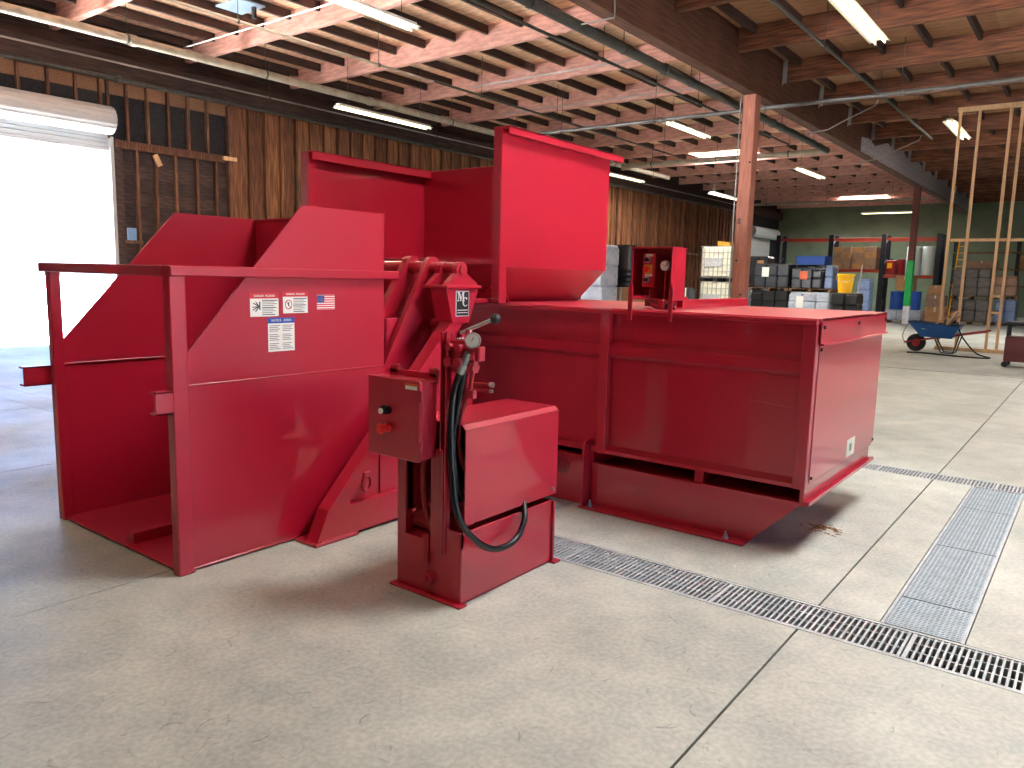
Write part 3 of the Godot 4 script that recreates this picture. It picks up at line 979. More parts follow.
func build_bin_carrier() -> void:
	var t := thing("bin_carrier", "large red steel tilting bin box with an open front, standing left", "bin tipper", Vector3(-4.4, 0, -2.75))
	var side := [Vector2(-2.05, 1.0), Vector2(-2.05, 1.125), Vector2(-2.82, 1.97), Vector2(-3.45, 1.97), Vector2(-3.45, 1.0)]
	var low := [Vector2(-2.05, 0.02), Vector2(-2.05, 1.0), Vector2(-3.45, 1.0), Vector2(-3.45, 0.02)]
	var st := mb()
	prism(st, low, 0, -3.704, -3.695)
	var lowp := obj("lower_side_panel", st, M.red, t)
	st = mb()
	weld(st, Vector3(-3.695, 1.0, -2.06), Vector3(-3.695, 1.0, -3.45))
	obj("weld_bead", st, M.red, lowp)
	st = mb()
	prism(st, side, 0, -3.705, -3.694)
	var up := obj("upper_side_panel", st, M.red, t)
	st = mb()
	prism(st, low, 0, -5.10, -5.09)
	obj("lower_side_panel", st, M.red, t)
	st = mb()
	prism(st, side, 0, -5.09, -5.075)
	var upl := obj("upper_side_panel", st, M.red, t)
	st = mb()
	weld(st, Vector3(-5.08, 0.995, -2.06), Vector3(-5.08, 0.995, -3.44), 0.006)
	obj("weld_bead", st, M.red, upl)
	obj("back_panel", one_box(Vector3(-5.09, 0.02, -3.46), Vector3(-3.70, 1.97, -3.45), 0.002), M.red, t)
	obj("back_flange", one_box(Vector3(-5.09, 1.955, -3.52), Vector3(-3.80, 1.97, -3.44), 0.002), M.red, t)
	obj("floor_plate", one_box(Vector3(-5.10, 0.008, -3.46), Vector3(-3.695, 0.02, -2.02), 0.002), M.red, t)
	st = mb()
	prism(st, [Vector2(-4.37, 0.02), Vector2(-4.34, 0.082), Vector2(-4.28, 0.082), Vector2(-4.28, 0.02)], 2, -3.44, -2.06)
	obj("fork_guide", st, M.red, t)
	# corner posts, rails and stub brackets
	st = mb()
	bx(st, Vector3(-3.735, 0.0, -2.085), Vector3(-3.672, 1.60, -1.995), 0.006)
	obj("corner_post", st, M.red, t)
	st = mb()
	bx(st, Vector3(-5.135, 0.0, -2.07), Vector3(-5.07, 1.60, -2.005), 0.006)
	obj("corner_post", st, M.red, t)
	obj("front_rail", one_box(Vector3(-5.20, 1.557, -2.06), Vector3(-3.745, 1.612, -1.995), 0.006), M.red, t)
	obj("side_rail", one_box(Vector3(-3.74, 1.557, -3.555), Vector3(-3.655, 1.612, -1.995), 0.006), M.red, t)
	obj("side_rail", one_box(Vector3(-5.15, 1.557, -3.555), Vector3(-5.095, 1.612, -2.06), 0.006), M.red, t)
	for s in [[-3.74, -3.675, -1.905], [-5.19, -5.12, -1.85]]:
		st = mb()
		bx(st, Vector3(s[1] - 0.012, 0.865, -2.01), Vector3(s[1], 0.985, s[2]), 0.003)
		bx(st, Vector3(s[0], 0.972, -2.01), Vector3(s[1], 0.985, s[2]), 0.003)
		bx(st, Vector3(s[0], 0.865, -2.01), Vector3(s[1], 0.878, s[2]), 0.003)
		obj("stub_bracket", st, M.red, t)
	# warning stickers
	var a := decal_x("danger_sticker", up, -3.694, -2.464, -2.647, 1.343, 1.473, sticker_image(0))
	a.set_meta("label", "white sticker with a red DANGER PELIGRO band and black pictogram")
	text(a, "DANGER  PELIGRO", 0.0115, Vector3(-3.6915, 1.457, -2.5555), Vector3(0, 90, 0), M.white)
	var b := decal_x("danger_sticker", up, -3.694, -2.677, -2.848, 1.357, 1.480, sticker_image(1))
	b.set_meta("label", "white sticker with a red DANGER PELIGRO band and prohibition circle")
	text(b, "DANGER  PELIGRO", 0.0108, Vector3(-3.6915, 1.466, -2.7625), Vector3(0, 90, 0), M.white)
	var c := decal_x("notice_sticker", up, -3.694, -2.575, -2.752, 1.143, 1.334, sticker_image(2))
	c.set_meta("label", "taller white sticker with a blue NOTICE AVISO band")
	text(c, "NOTICE   AVISO", 0.0135, Vector3(-3.6915, 1.319, -2.6635), Vector3(0, 90, 0), M.white)
	var d := decal_x("flag_sticker", up, -3.694, -2.915, -3.048, 1.374, 1.46, flag_image())
	d.set_meta("label", "small flag sticker with stripes and a blue canton")
	# lifting arms that carry the box from the tipping shaft
	var arcs := func(cz: float, cy: float, r: float, a0: float, a1: float) -> Array:
		var o := []
		for k in 9:
			var g := deg_to_rad(lerpf(a0, a1, k / 8.0))
			o.append(Vector2(cz + r * cos(g), cy + r * sin(g)))
		return o
	for s in [[-4.03, -3.975, 0.075], [-4.9, -4.845, 0.075]]:
		st = mb()
		var pts: Array = arcs.call(-4.0, 1.65, s[2], 200.0, 20.0)
		pts.append_array([Vector2(-3.46, 0.98), Vector2(-3.46, 0.80)])
		prism(st, pts, 0, s[0], s[1])
		obj("lift_arm", st, M.red, t)
	for s in [[-3.815, -3.775], [-5.06, -5.02]]:
		st = mb()
		var pts: Array = arcs.call(-4.0, 1.65, 0.07, 210.0, 25.0)
		pts.append_array([Vector2(-3.53, 0.985), Vector2(-3.46, 0.90), Vector2(-3.46, 0.35), Vector2(-3.9, 0.55), Vector2(-4.06, 1.05)])
		prism(st, pts, 0, s[0], s[1])
		obj("lift_plate", st, M.red, t)
	obj("cross_tube", one_box(Vector3(-5.0, 0.72, -3.95), Vector3(-3.83, 1.295, -3.60), 0.008), M.red, t)

func build_frame() -> void:
	var t := thing("tipper_frame", "red diagonal tower frame with a badge head between the bin box and the press", "frame", Vector3(-3.55, 0, -3.6))
	for side in 2:
		var x0 := -3.6 if side == 0 else -5.30
		var x1 := x0 + 0.1
		var st := mb()
		bx(st, Vector3(x0 - 0.085, 0, -3.05), Vector3(x1 + 0.015, 0.02, -2.725), 0.003)
		var fp := obj("foot_plate", st, M.red, t)
		st = mb()
		weld(st, Vector3(x1 + 0.003, 0.022, -2.77), Vector3(x1 + 0.003, 0.022, -3.02), 0.008)
		obj("weld_bead", st, M.red, fp)
		st = mb()
		prism(st, [Vector2(-2.745, 0.02), Vector2(-2.83, 0.2), Vector2(-4.5, 0.2), Vector2(-4.5, 0.03), Vector2(-3.05, 0.02)], 0, x0, x1)
		obj("base_rail", st, M.red, t)
		st = mb()
		prism(st, [Vector2(-2.83, 0.2), Vector2(-3.9, 1.29), Vector2(-4.03, 1.29), Vector2(-2.975, 0.2)], 0, x0, x1)
		obj("leg", st, M.red, t)
		st = mb()
		prism(st, [Vector2(-2.98, 0.2), Vector2(-3.27, 0.5), Vector2(-3.27, 0.2)], 0, x1 - 0.06, x1 - 0.05)
		prism(st, [Vector2(-3.285, 0.2), Vector2(-3.285, 0.51), Vector2(-3.98, 1.2), Vector2(-4.1, 1.2), Vector2(-4.1, 0.2)], 0, x1 - 0.06, x1 - 0.05)
		obj("gusset", st, M.red, t)
		obj("upright", one_box(Vector3(x0, 0.2, -4.13), Vector3(x1, 1.2, -4.0), 0.006), M.red, t)
		# head: tapered box, cap flange and the ears that hold the shaft
		st = mb()
		prism(st, [Vector2(-3.825, 1.505), Vector2(-4.155, 1.505), Vector2(-4.06, 1.27), Vector2(-3.89, 1.27)], 0, x0 - 0.04, x1 + 0.01)
		var hd := obj("head", st, M.red, t)
		obj("head_flange", one_box(Vector3(x0 - 0.1, 1.505, -4.17), Vector3(x1 + 0.03, 1.528, -3.81), 0.004), M.red, hd)
		for e in [x1 - 0.035, x0 - 0.09]:
			st = mb()
			var pts := [Vector2(-4.15, 1.528), Vector2(-4.13, 1.55)]
			for k in 9:
				var g := deg_to_rad(lerpf(205.0, -25.0, k / 8.0))
				pts.append(Vector2(-3.98 + 0.055 * cos(g), 1.63 + 0.055 * sin(g)))
			pts.append_array([Vector2(-3.85, 1.55), Vector2(-3.83, 1.528)])
			prism(st, pts, 0, e, e + 0.045)
			obj("bearing_ear", st, M.red, hd)
		st = mb()
		cyl(st, Vector3(x1 + 0.008, 1.63, -3.98), Vector3(x1 + 0.022, 1.63, -3.98), 0.03, -1.0, 18)
		obj("shaft_cap", st, M.dull_red, hd)
		if side == 0:
			var lg := obj("badge", one_box(Vector3(x1 + 0.010, 1.315, -4.055), Vector3(x1 + 0.013, 1.49, -3.918), 0.001), mat(Color(0.78, 0.78, 0.78), 0.4), hd)
			lg.set_meta("label", "black badge with tall white letters MC")
			obj("badge_face", one_box(Vector3(x1 + 0.012, 1.322, -4.048), Vector3(x1 + 0.014, 1.483, -3.925)), M.print_black, hd)
			for q in [["M", 1.448, -3.967], ["C", 1.412, -4.008]]:
				text(hd, q[0], 0.062, Vector3(x1 + 0.0145, q[1], q[2]), Vector3(0, 90, 0), M.white, "lettering", true)
			var ln := mb()
			bx(ln, Vector3(x1 + 0.014, 1.355, -4.04), Vector3(x1 + 0.0146, 1.361, -3.933))
			bx(ln, Vector3(x1 + 0.014, 1.338, -4.04), Vector3(x1 + 0.0146, 1.343, -3.933))
			obj("badge_lines", ln, M.white, hd)
	var sh := mb()
	cyl(sh, Vector3(-5.25, 1.645, -3.99), Vector3(-3.56, 1.645, -3.99), 0.036, -1.0, 18)
	obj("tipping_shaft", sh, M.red, t)
	for s in [-4.26, -4.03]:
		var col := mb()
		cyl(col, Vector3(s, 1.645, -3.99), Vector3(s + 0.22, 1.645, -3.99), 0.042, -1.0, 18)
		obj("shaft_sleeve", col, M.red, t)
	# hydraulic cylinder beside the tower
	var c := mb()
	cyl(c, Vector3(-3.72, 0.25, -3.75), Vector3(-3.72, 1.05, -3.93), 0.045, -1.0, 16)
	cyl(c, Vector3(-3.72, 1.05, -3.93), Vector3(-3.72, 1.25, -3.975), 0.022, -1.0, 12)
	cyl(c, Vector3(-3.75, 1.25, -3.975), Vector3(-3.69, 1.25, -3.975), 0.04, -1.0, 14)
	obj("lift_cylinder", c, M.red, t)
	# tie-down ring
	var rg := mb()
	var rp := []
	for k in 17:
		var g := TAU * k / 16.0
		rp.append(Vector3(-3.498, 0.31 + 0.05 * sin(g), -3.125 + 0.034 * cos(g)))
	tube(rg, rp, 0.011, 8)
	bx(rg, Vector3(-3.555, 0.345, -3.155), Vector3(-3.484, 0.385, -3.095), 0.006)
	obj("tie_ring", rg, M.red, t)

func build_power_unit() -> void:
	var t := thing("hydraulic_power_unit", "red hydraulic pump unit with control box and black hose in front", "pump unit", Vector3(-2.55, 0, -3.08))
	var st := mb()
	bx(st, Vector3(-2.79, 0, -2.70), Vector3(-2.305, 0.012, -2.645), 0.002)
	bx(st, Vector3(-2.79, 0, -3.50), Vector3(-2.295, 0.012, -3.44), 0.002)
	bx(st, Vector3(-2.77, 0.0, -3.45), Vector3(-2.34, 0.012, -2.69))
	obj("base_plate", st, M.red, t)
	st = mb()
	bx(st, Vector3(-2.77, 0.012, -3.45), Vector3(-2.33, 0.285, -2.68), 0.004)
	bx(st, Vector3(-2.342, 0.28, -3.45), Vector3(-2.33, 0.365, -2.68), 0.003)
	bx(st, Vector3(-2.77, 0.28, -3.45), Vector3(-2.758, 0.365, -2.75), 0.003)
	bx(st, Vector3(-2.77, 0.28, -3.45), Vector3(-2.33, 0.365, -3.438), 0.003)
	bx(st, Vector3(-2.44, 0.28, -2.70), Vector3(-2.33, 0.365, -2.68), 0.003)
	obj("oil_tank", st, M.red, t)
	st = mb()
	bx(st, Vector3(-2.345, 0.36, -3.46), Vector3(-2.315, 0.012, -3.445), 0.003)
	obj("corner_angle", st, M.red, t)
	# posts
	obj("post", one_box(Vector3(-2.77, 0.28, -2.74), Vector3(-2.712, 1.10, -2.68), 0.004), M.red, t)
	st = mb()
	bx(st, Vector3(-2.525, 0.235, -2.68), Vector3(-2.445, 0.76, -2.668), 0.003)
	bx(st, Vector3(-2.47, 0.235, -2.70), Vector3(-2.462, 1.33, -2.668), 0.002)
	bx(st, Vector3(-2.47, 0.235, -2.71), Vector3(-2.43, 1.33, -2.70), 0.003)
	bx(st, Vector3(-2.438, 0.235, -2.70), Vector3(-2.43, 1.33, -2.668), 0.002)
	obj("post", st, M.red, t)
	st = mb()
	bx(st, Vector3(-2.83, 1.075, -2.70), Vector3(-2.50, 1.125, -2.683), 0.003)
	for x in [-2.80, -2.53]:
		bx(st, Vector3(x - 0.03, 1.10, -2.705), Vector3(x + 0.03, 1.15, -2.683), 0.006)
	obj("mounting_bar", st, M.red, t)
	# sheet-metal cover
	var prof := [Vector2(-2.33, 0.40), Vector2(-2.33, 0.868), Vector2(-2.352, 0.89), Vector2(-2.693, 0.89), Vector2(-2.715, 0.868), Vector2(-2.715, 0.40)]
	st = mb()
	for i in 5:
		var a: Vector2 = prof[i]
		var b: Vector2 = prof[i + 1]
		plate(st, Vector3(a.x, a.y, -2.70), Vector3(b.x, b.y, -2.70), Vector3(b.x, b.y, -3.48), Vector3(a.x, a.y, -3.48), 0.006)
	prism(st, prof, 2, -3.484, -3.478)
	var cv := obj("cover", st, M.red, t)
	st = mb()
	cyl(st, Vector3(-2.328, 0.43, -3.44), Vector3(-2.318, 0.43, -3.44), 0.012, -1.0, 6)
	obj("bolt", st, M.steel, cv)
	# motor and pump inside
	st = mb()
	cyl(st, Vector3(-2.52, 0.60, -2.84), Vector3(-2.52, 0.60, -3.32), 0.15, -1.0, 24)
	cyl(st, Vector3(-2.52, 0.60, -2.78), Vector3(-2.52, 0.60, -2.84), 0.09, 0.15, 24)
	obj("motor", st, M.dark, t)
	st = mb()
	cyl(st, Vector3(-2.72, 0.345, -2.80), Vector3(-2.40, 0.345, -2.80), 0.058, -1.0, 20)
	obj("pump", st, M.dull_red, t)
	st = mb()
	tube(st, curve([Vector3(-2.60, 0.30, -2.76), Vector3(-2.64, 0.45, -2.75), Vector3(-2.645, 0.62, -2.74), Vector3(-2.60, 0.76, -2.74)]), 0.017)
	obj("oil_pipe", st, M.dull_red, t)
	st = mb()
	tube(st, curve([Vector3(-2.56, 0.38, -2.76), Vector3(-2.53, 0.47, -2.75), Vector3(-2.53, 0.60, -2.74), Vector3(-2.55, 0.75, -2.73)]), 0.014)
	obj("oil_pipe", st, M.dull_red, t)
	# sight gauge and drain plug
	st = mb()
	bx(st, Vector3(-2.57, 0.165, -2.68), Vector3(-2.535, 0.32, -2.655), 0.006)
	bx(st, Vector3(-2.562, 0.19, -2.656), Vector3(-2.543, 0.295, -2.65), 0.002)
	obj("sight_gauge", st, M.dull_red, t)
	st = mb()
	cyl(st, Vector3(-2.54, 0.095, -2.68), Vector3(-2.54, 0.095, -2.655), 0.034, -1.0, 16)
	cyl(st, Vector3(-2.54, 0.095, -2.656), Vector3(-2.54, 0.095, -2.635), 0.020, -1.0, 6)
	obj("drain_plug", st, M.red, t)
	# electrical box
	var eb := obj("control_box", one_box(Vector3(-2.84, 0.715, -2.685), Vector3(-2.50, 1.095, -2.572), 0.006), M.red, t)
	obj("box_door", one_box(Vector3(-2.846, 0.709, -2.572), Vector3(-2.494, 1.101, -2.553), 0.004), M.red, eb)
	st = mb()
	for y in [0.785, 1.03]:
		cyl(st, Vector3(-2.488, y - 0.025, -2.562), Vector3(-2.488, y + 0.025, -2.562), 0.009, -1.0, 10)
	obj("hinge", st, M.red, eb)
	var sl := one_box(Vector3(-2.585, 1.055, -2.553), Vector3(-2.505, 1.085, -2.5515))
	obj("orange_label", sl, mat(Color(0.85, 0.36, 0.20), 0.5), eb)
	obj("white_label", one_box(Vector3(-2.583, 1.057, -2.552), Vector3(-2.507, 1.074, -2.5508)), M.white, eb)
	st = mb()
	cyl(st, Vector3(-2.70, 0.942, -2.553), Vector3(-2.70, 0.942, -2.535), 0.022, -1.0, 18)
	cyl(st, Vector3(-2.70, 0.942, -2.535), Vector3(-2.70, 0.942, -2.505), 0.014, 0.012, 16)
	bx(st, Vector3(-2.705, 0.925, -2.53), Vector3(-2.695, 0.968, -2.50), 0.003)
	obj("selector_knob", st, M.black, eb)
	st = mb()
	cyl(st, Vector3(-2.70, 0.942, -2.505), Vector3(-2.70, 0.942, -2.498), 0.014, -1.0, 16)
	obj("selector_cap", st, M.white, eb)
	st = mb()
	cyl(st, Vector3(-2.70, 0.855, -2.553), Vector3(-2.70, 0.855, -2.525), 0.022, -1.0, 18)
	cyl(st, Vector3(-2.70, 0.855, -2.525), Vector3(-2.70, 0.855, -2.50), 0.018, 0.027, 20)
	cyl(st, Vector3(-2.70, 0.855, -2.50), Vector3(-2.70, 0.855, -2.492), 0.027, 0.020, 20)
	obj("stop_button", st, mat(Color(0.90, 0.16, 0.16), 0.35), eb)
	# valve bank
	st = mb()
	T = Transform3D(Basis(), Vector3(0.055, 0, 0))
	bx(st, Vector3(-2.50, 1.14, -2.80), Vector3(-2.39, 1.30, -2.70), 0.01)
	for y in [1.17, 1.22, 1.27]:
		cyl(st, Vector3(-2.52, y, -2.72), Vector3(-2.36, y, -2.72), 0.022, -1.0, 12)
		cyl(st, Vector3(-2.375, y, -2.72), Vector3(-2.345, y, -2.72), 0.028, -1.0, 6)
		cyl(st, Vector3(-2.525, y, -2.72), Vector3(-2.50, y, -2.72), 0.026, -1.0, 6)
	for x in [-2.48, -2.42]:
		cyl(st, Vector3(x, 1.19, -2.70), Vector3(x, 1.19, -2.665), 0.024, -1.0, 12)
		cyl(st, Vector3(x, 1.26, -2.70), Vector3(x, 1.26, -2.67), 0.020, -1.0, 6)
	cyl(st, Vector3(-2.41, 1.29, -2.74), Vector3(-2.41, 1.345, -2.74), 0.018, -1.0, 12)
	bx(st, Vector3(-2.36, 1.20, -2.76), Vector3(-2.32, 1.27, -2.71), 0.006)
	cyl(st, Vector3(-2.43, 0.99, -2.74), Vector3(-2.43, 1.14, -2.74), 0.02, -1.0, 10)
	bx(st, Vector3(-2.45, 1.02, -2.75), Vector3(-2.36, 1.06, -2.72), 0.004)
	T = Transform3D()
	var vb := obj("valve_bank", st, M.red, t)
	st = mb()
	cyl(st, Vector3(-2.405, 1.325, -2.74), Vector3(-2.245, 1.395, -2.78), 0.009, -1.0, 10)
	var lv := obj("valve_lever", st, M.steel, vb)
	st = mb()
	T = Transform3D(Basis(), Vector3(-2.232, 1.40, -2.785))
	lathe(st, Vector3.ZERO, [Vector2(0.0, -0.026), Vector2(0.015, -0.021), Vector2(0.025, -0.008), Vector2(0.026, 0.006), Vector2(0.018, 0.020), Vector2(0.0, 0.026)], 14)
	T = Transform3D()
	obj("lever_ball", st, M.black, lv)
	# pressure gauge turned towards the viewer
	var gp := Vector3(-2.272, 1.302, -2.672)
	var gd := Vector3(0.45, 0.0, 0.9).normalized()
	st = mb()
	cyl(st, gp - gd * 0.016, gp + gd * 0.010, 0.036, -1.0, 24)
	var gg := obj("pressure_gauge", st, M.steel, vb)
	st = mb()
	cyl(st, gp + gd * 0.010, gp + gd * 0.0115, 0.031, -1.0, 24)
	obj("dial", st, M.white, gg)
	st = mb()
	beam(st, gp + gd * 0.0125 + Vector3(-0.008, -0.01, 0), gp + gd * 0.0125 + Vector3(0.008, 0.014, 0), 0.004, 0.001)
	obj("needle", st, M.black, gg)
	# fittings with bright ends
	st = mb()
	for y in [1.085, 1.055]:
		cyl(st, Vector3(-2.36, y, -2.78), Vector3(-2.27, y, -2.80), 0.007, -1.0, 8)
	obj("relief_stem", st, M.dull_red, vb)
	st = mb()
	cyl(st, Vector3(-2.27, 1.085, -2.80), Vector3(-2.25, 1.085, -2.804), 0.013, -1.0, 10)
	cyl(st, Vector3(-2.27, 1.055, -2.80), Vector3(-2.255, 1.055, -2.803), 0.009, -1.0, 10)
	obj("stem_tip", st, M.steel, vb)
	# hoses
	var hp := [Vector3(-2.33, 1.214, -2.70), Vector3(-2.389, 1.081, -2.69), Vector3(-2.388, 0.917, -2.66), Vector3(-2.351, 0.688, -2.63), Vector3(-2.301, 0.481, -2.62), Vector3(-2.28, 0.337, -2.722), Vector3(-2.27, 0.254, -2.866), Vector3(-2.27, 0.257, -3.03), Vector3(-2.285, 0.338, -3.126), Vector3(-2.345, 0.42, -3.195)]
	st = mb()
	tube(st, curve(hp, 7), 0.016, 12)
	var hs := obj("hydraulic_hose", st, M.rubber, t)
	hs.set_meta("label", "black hose looping from the valve bank under the cover")
	st = mb()
	cyl(st, Vector3(-2.32, 1.24, -2.705), Vector3(-2.365, 1.14, -2.695), 0.020, -1.0, 12)
	cyl(st, Vector3(-2.345, 1.185, -2.70), Vector3(-2.352, 1.17, -2.699), 0.026, -1.0, 6)
	obj("hose_fitting", st, M.steel, hs)
	st = mb()
	tube(st, curve([Vector3(-2.36, 1.16, -2.72), Vector3(-2.385, 1.0, -2.71), Vector3(-2.40, 0.80, -2.69), Vector3(-2.385, 0.62, -2.70), Vector3(-2.40, 0.50, -2.78)], 6), 0.015, 10)
	obj("hydraulic_hose", st, M.rubber, t)
	st = mb()
	tube(st, curve([Vector3(-2.32, 1.20, -2.74), Vector3(-2.34, 1.05, -2.735), Vector3(-2.38, 0.92, -2.72), Vector3(-2.40, 0.75, -2.74), Vector3(-2.40, 0.62, -2.80)], 6), 0.011, 10)
	obj("return_pipe", st, M.dull_red, t)

func bolt(parent: Node, at: Vector3) -> void:
	var st := mb()
	cyl(st, at, at + Vector3(0, 0.006, 0), 0.020, -1.0, 14)
	cyl(st, at + Vector3(0, 0.006, 0), at + Vector3(0, 0.024, 0), 0.013, -1.0, 6)
	cyl(st, at + Vector3(0, 0.024, 0), at + Vector3(0, 0.045, 0), 0.007, -1.0, 8)
	obj("anchor_bolt", st, M.steel, parent)

func build_press() -> void:
	var t := thing("hopper_press", "long glossy red steel press with a tall hopper, centre of the hall", "press", Vector3(-3.2, 0, -5.35))
	var st: SurfaceTool
	# body: front panels, posts and rails
	obj("front_panel", one_box(Vector3(-2.64, 0.42, -4.565), Vector3(-1.30, 1.37, -4.55), 0.002), M.red, t)
	obj("front_panel", one_box(Vector3(-5.75, 0.41, -4.565), Vector3(-2.67, 1.37, -4.55), 0.002), M.red, t)
	obj("rear_panel", one_box(Vector3(-5.75, 0.40, -6.13), Vector3(-1.28, 1.37, -6.12), 0.002), M.red, t)
	obj("rear_panel", one_box(Vector3(-5.75, 0.0, -6.13), Vector3(-2.745, 0.40, -6.12), 0.002), M.red, t)
	obj("pocket_side", one_box(Vector3(-2.742, 0.0, -6.12), Vector3(-2.735, 0.405, -4.55)), M.red, t)
	obj("side_panel", one_box(Vector3(-5.76, 0.0, -6.13), Vector3(-5.75, 1.37, -4.53), 0.002), M.red, t)
	obj("bottom_plate", one_box(Vector3(-5.75, 0.405, -6.12), Vector3(-1.28, 0.415, -4.53)), M.red, t)
	obj("post", one_box(Vector3(-2.69, 0.40, -4.56), Vector3(-2.62, 1.375, -4.492), 0.004), M.red, t)
	obj("post", one_box(Vector3(-1.345, 0.40, -4.56), Vector3(-1.268, 1.375, -4.492), 0.004), M.red, t)
	# pressed channel rail across the panels
	var rail := [Vector2(-4.55, 1.175), Vector2(-4.505, 1.15), Vector2(-4.505, 1.085), Vector2(-4.55, 1.06)]
	st = mb()
	prism(st, rail, 0, -2.62, -1.345)
	obj("channel_rail", st, M.red, t)
	st = mb()
	prism(st, rail, 0, -5.74, -2.69)
	obj("channel_rail", st, M.red, t)
	st = mb()
	prism(st, [Vector2(-4.55, 0.455), Vector2(-4.50, 0.425), Vector2(-4.50, 0.402), Vector2(-4.55, 0.402)], 0, -2.62, -1.345)
	obj("bottom_rail", st, M.red, t)
	st = mb()
	prism(st, [Vector2(-4.55, 0.455), Vector2(-4.52, 0.44), Vector2(-4.52, 0.40), Vector2(-4.55, 0.40)], 0, -5.74, -2.69)
	obj("bottom_rail", st, M.red, t)
	st = mb()
	for k in 4:      # weld line down the short end of the panel
		weld(st, Vector3(-1.66 + k * 0.08, 0.885 - 0.006 * k, -4.549), Vector3(-1.58 + k * 0.08, 0.88 - 0.006 * k, -4.549), 0.003)
	obj("weld_bead", st, M.red, t)
	# top plates and edge lip
	obj("top_lip", one_box(Vector3(-5.76, 1.365, -4.56), Vector3(-1.262, 1.395, -4.455), 0.004), M.red, t)
	obj("top_plate", one_box(Vector3(-5.76, 1.375, -6.20), Vector3(-2.62, 1.395, -4.56), 0.002), M.scuffed_red, t)
	var lid := obj("lid", one_box(Vector3(-2.61, 1.385, -6.15), Vector3(-1.25, 1.40, -4.50), 0.002), M.scuffed_red, t)
	obj("lid_edge", one_box(Vector3(-1.262, 1.255, -6.15), Vector3(-1.25, 1.40, -4.525), 0.002), M.red, lid)
	obj("lid_lip", one_box(Vector3(-1.262, 1.245, -6.145), Vector3(-1.235, 1.257, -4.535), 0.002), M.red, lid)
	obj("lid_bar", one_box(Vector3(-2.36, 1.40, -6.18), Vector3(-2.31, 1.465, -4.66), 0.004), M.red, lid)
	for z in [-4.56, -5.34, -6.10]:
		st = mb()
		cyl(st, Vector3(-1.25, 1.35, z), Vector3(-1.240, 1.35, z), 0.011, -1.0, 8)
		obj("bolt", st, M.dark, lid)
	# end panel and the sill below it
	var ep := obj("end_panel", one_box(Vector3(-1.275, 0.43, -6.11), Vector3(-1.262, 1.245, -4.55), 0.003), M.red, t)
	for q in [[-4.575, 0.46], [-6.08, 0.46], [-4.575, 1.22]]:
		st = mb()
		cyl(st, Vector3(-1.262, q[1], q[0]), Vector3(-1.254, q[1], q[0]), 0.010, -1.0, 8)
		obj("bolt", st, M.dark, ep)
	var wl := obj("white_label", one_box(Vector3(-1.262, 0.445, -5.55), Vector3(-1.2605, 0.565, -5.35)), M.cream, ep)
	wl.set_meta("label", "small white label with green print at the bottom of the end panel")
	obj("label_print", one_box(Vector3(-1.2607, 0.48, -5.47), Vector3(-1.2599, 0.53, -5.42)), mat(Color(0.25, 0.42, 0.33), 0.5), ep)
	obj("sill", one_box(Vector3(-1.31, 0.31, -6.10), Vector3(-1.285, 0.43, -4.545), 0.002), M.red, t)
	st = mb()
	prism(st, [Vector2(-1.31, 0.312), Vector2(-1.248, 0.322), Vector2(-1.248, 0.30), Vector2(-1.31, 0.285)], 2, -6.12, -4.535)
	obj("sill_flange", st, M.red, t)
	# base: trapezoid skirts with floor flanges and fork pockets between
	for z in [-4.535, -6.1]:
		st = mb()
		var ends := [-1.60, -1.285] if z > -5.0 else [-2.1, -1.9]
		prism(st, [Vector2(-2.735, 0.0), Vector2(ends[0], 0.0), Vector2(ends[1], 0.31), Vector2(-2.735, 0.31)], 2, z - 0.006, z + 0.006)
		var sk := obj("skirt", st, M.red, t)
		var o := 1.0 if z > -5.0 else -1.0
		obj("floor_flange", one_box(Vector3(-2.775, 0.0, z), Vector3(ends[0] + 0.01, 0.014, z + 0.105 * o), 0.002), M.red, sk)
		obj("skirt_lip", one_box(Vector3(-2.735, 0.302, z), Vector3(ends[1] - 0.005, 0.312, z - 0.05 * o), 0.002), M.red, sk)
		if o > 0.0:
			bolt(sk, Vector3(-2.71, 0.014, z + 0.055))
			bolt(sk, Vector3(-1.72, 0.014, z + 0.055))
	st = mb()
	bx(st, Vector3(-2.73, 0.295, -6.10), Vector3(-1.31, 0.303, -4.545))
	bx(st, Vector3(-1.98, 0.303, -6.10), Vector3(-1.92, 0.405, -4.56))
	bx(st, Vector3(-2.72, 0.303, -5.6), Vector3(-1.32, 0.405, -5.58))
	obj("fork_pocket", st, M.red, t)
	# gusset beside the skirt
	st = mb()
	var gp := [Vector2(-4.56, 0.0), Vector2(-4.43, 0.0), Vector2(-4.43, 0.43)]
	for k in 7:
		var g := deg_to_rad(lerpf(0.0, 90.0, k / 6.0))
		gp.append(Vector2(-4.47 + 0.04 * cos(g), 0.44 + 0.04 * sin(g)))
	gp.append(Vector2(-4.56, 0.48))
	prism(st, gp, 0, -2.755, -2.742)
	cyl(st, Vector3(-2.742, 0.44, -4.47), Vector3(-2.73, 0.44, -4.47), 0.014, -1.0, 6)
	obj("gusset", st, M.red, t)
	# lower panel of the left half with a round vent
	var lp := obj("lower_panel", one_box(Vector3(-5.74, 0.0, -4.545), Vector3(-2.756, 0.355, -4.53), 0.003), M.red, t)
	obj("lower_top", one_box(Vector3(-5.74, 0.345, -4.56), Vector3(-2.756, 0.357, -4.50), 0.002), M.red, lp)
	st = mb()
	for r in 9:
		for q in 7:
			if Vector2(q - 3, (r - 4) * 0.8).length() > 3.3:
				continue
			cyl(st, Vector3(-3.03 + q * 0.017, 0.19 + r * 0.017, -4.531), Vector3(-3.03 + q * 0.017, 0.19 + r * 0.017, -4.528), 0.0062, -1.0, 6)
	obj("vent_holes", st, M.black, lp)
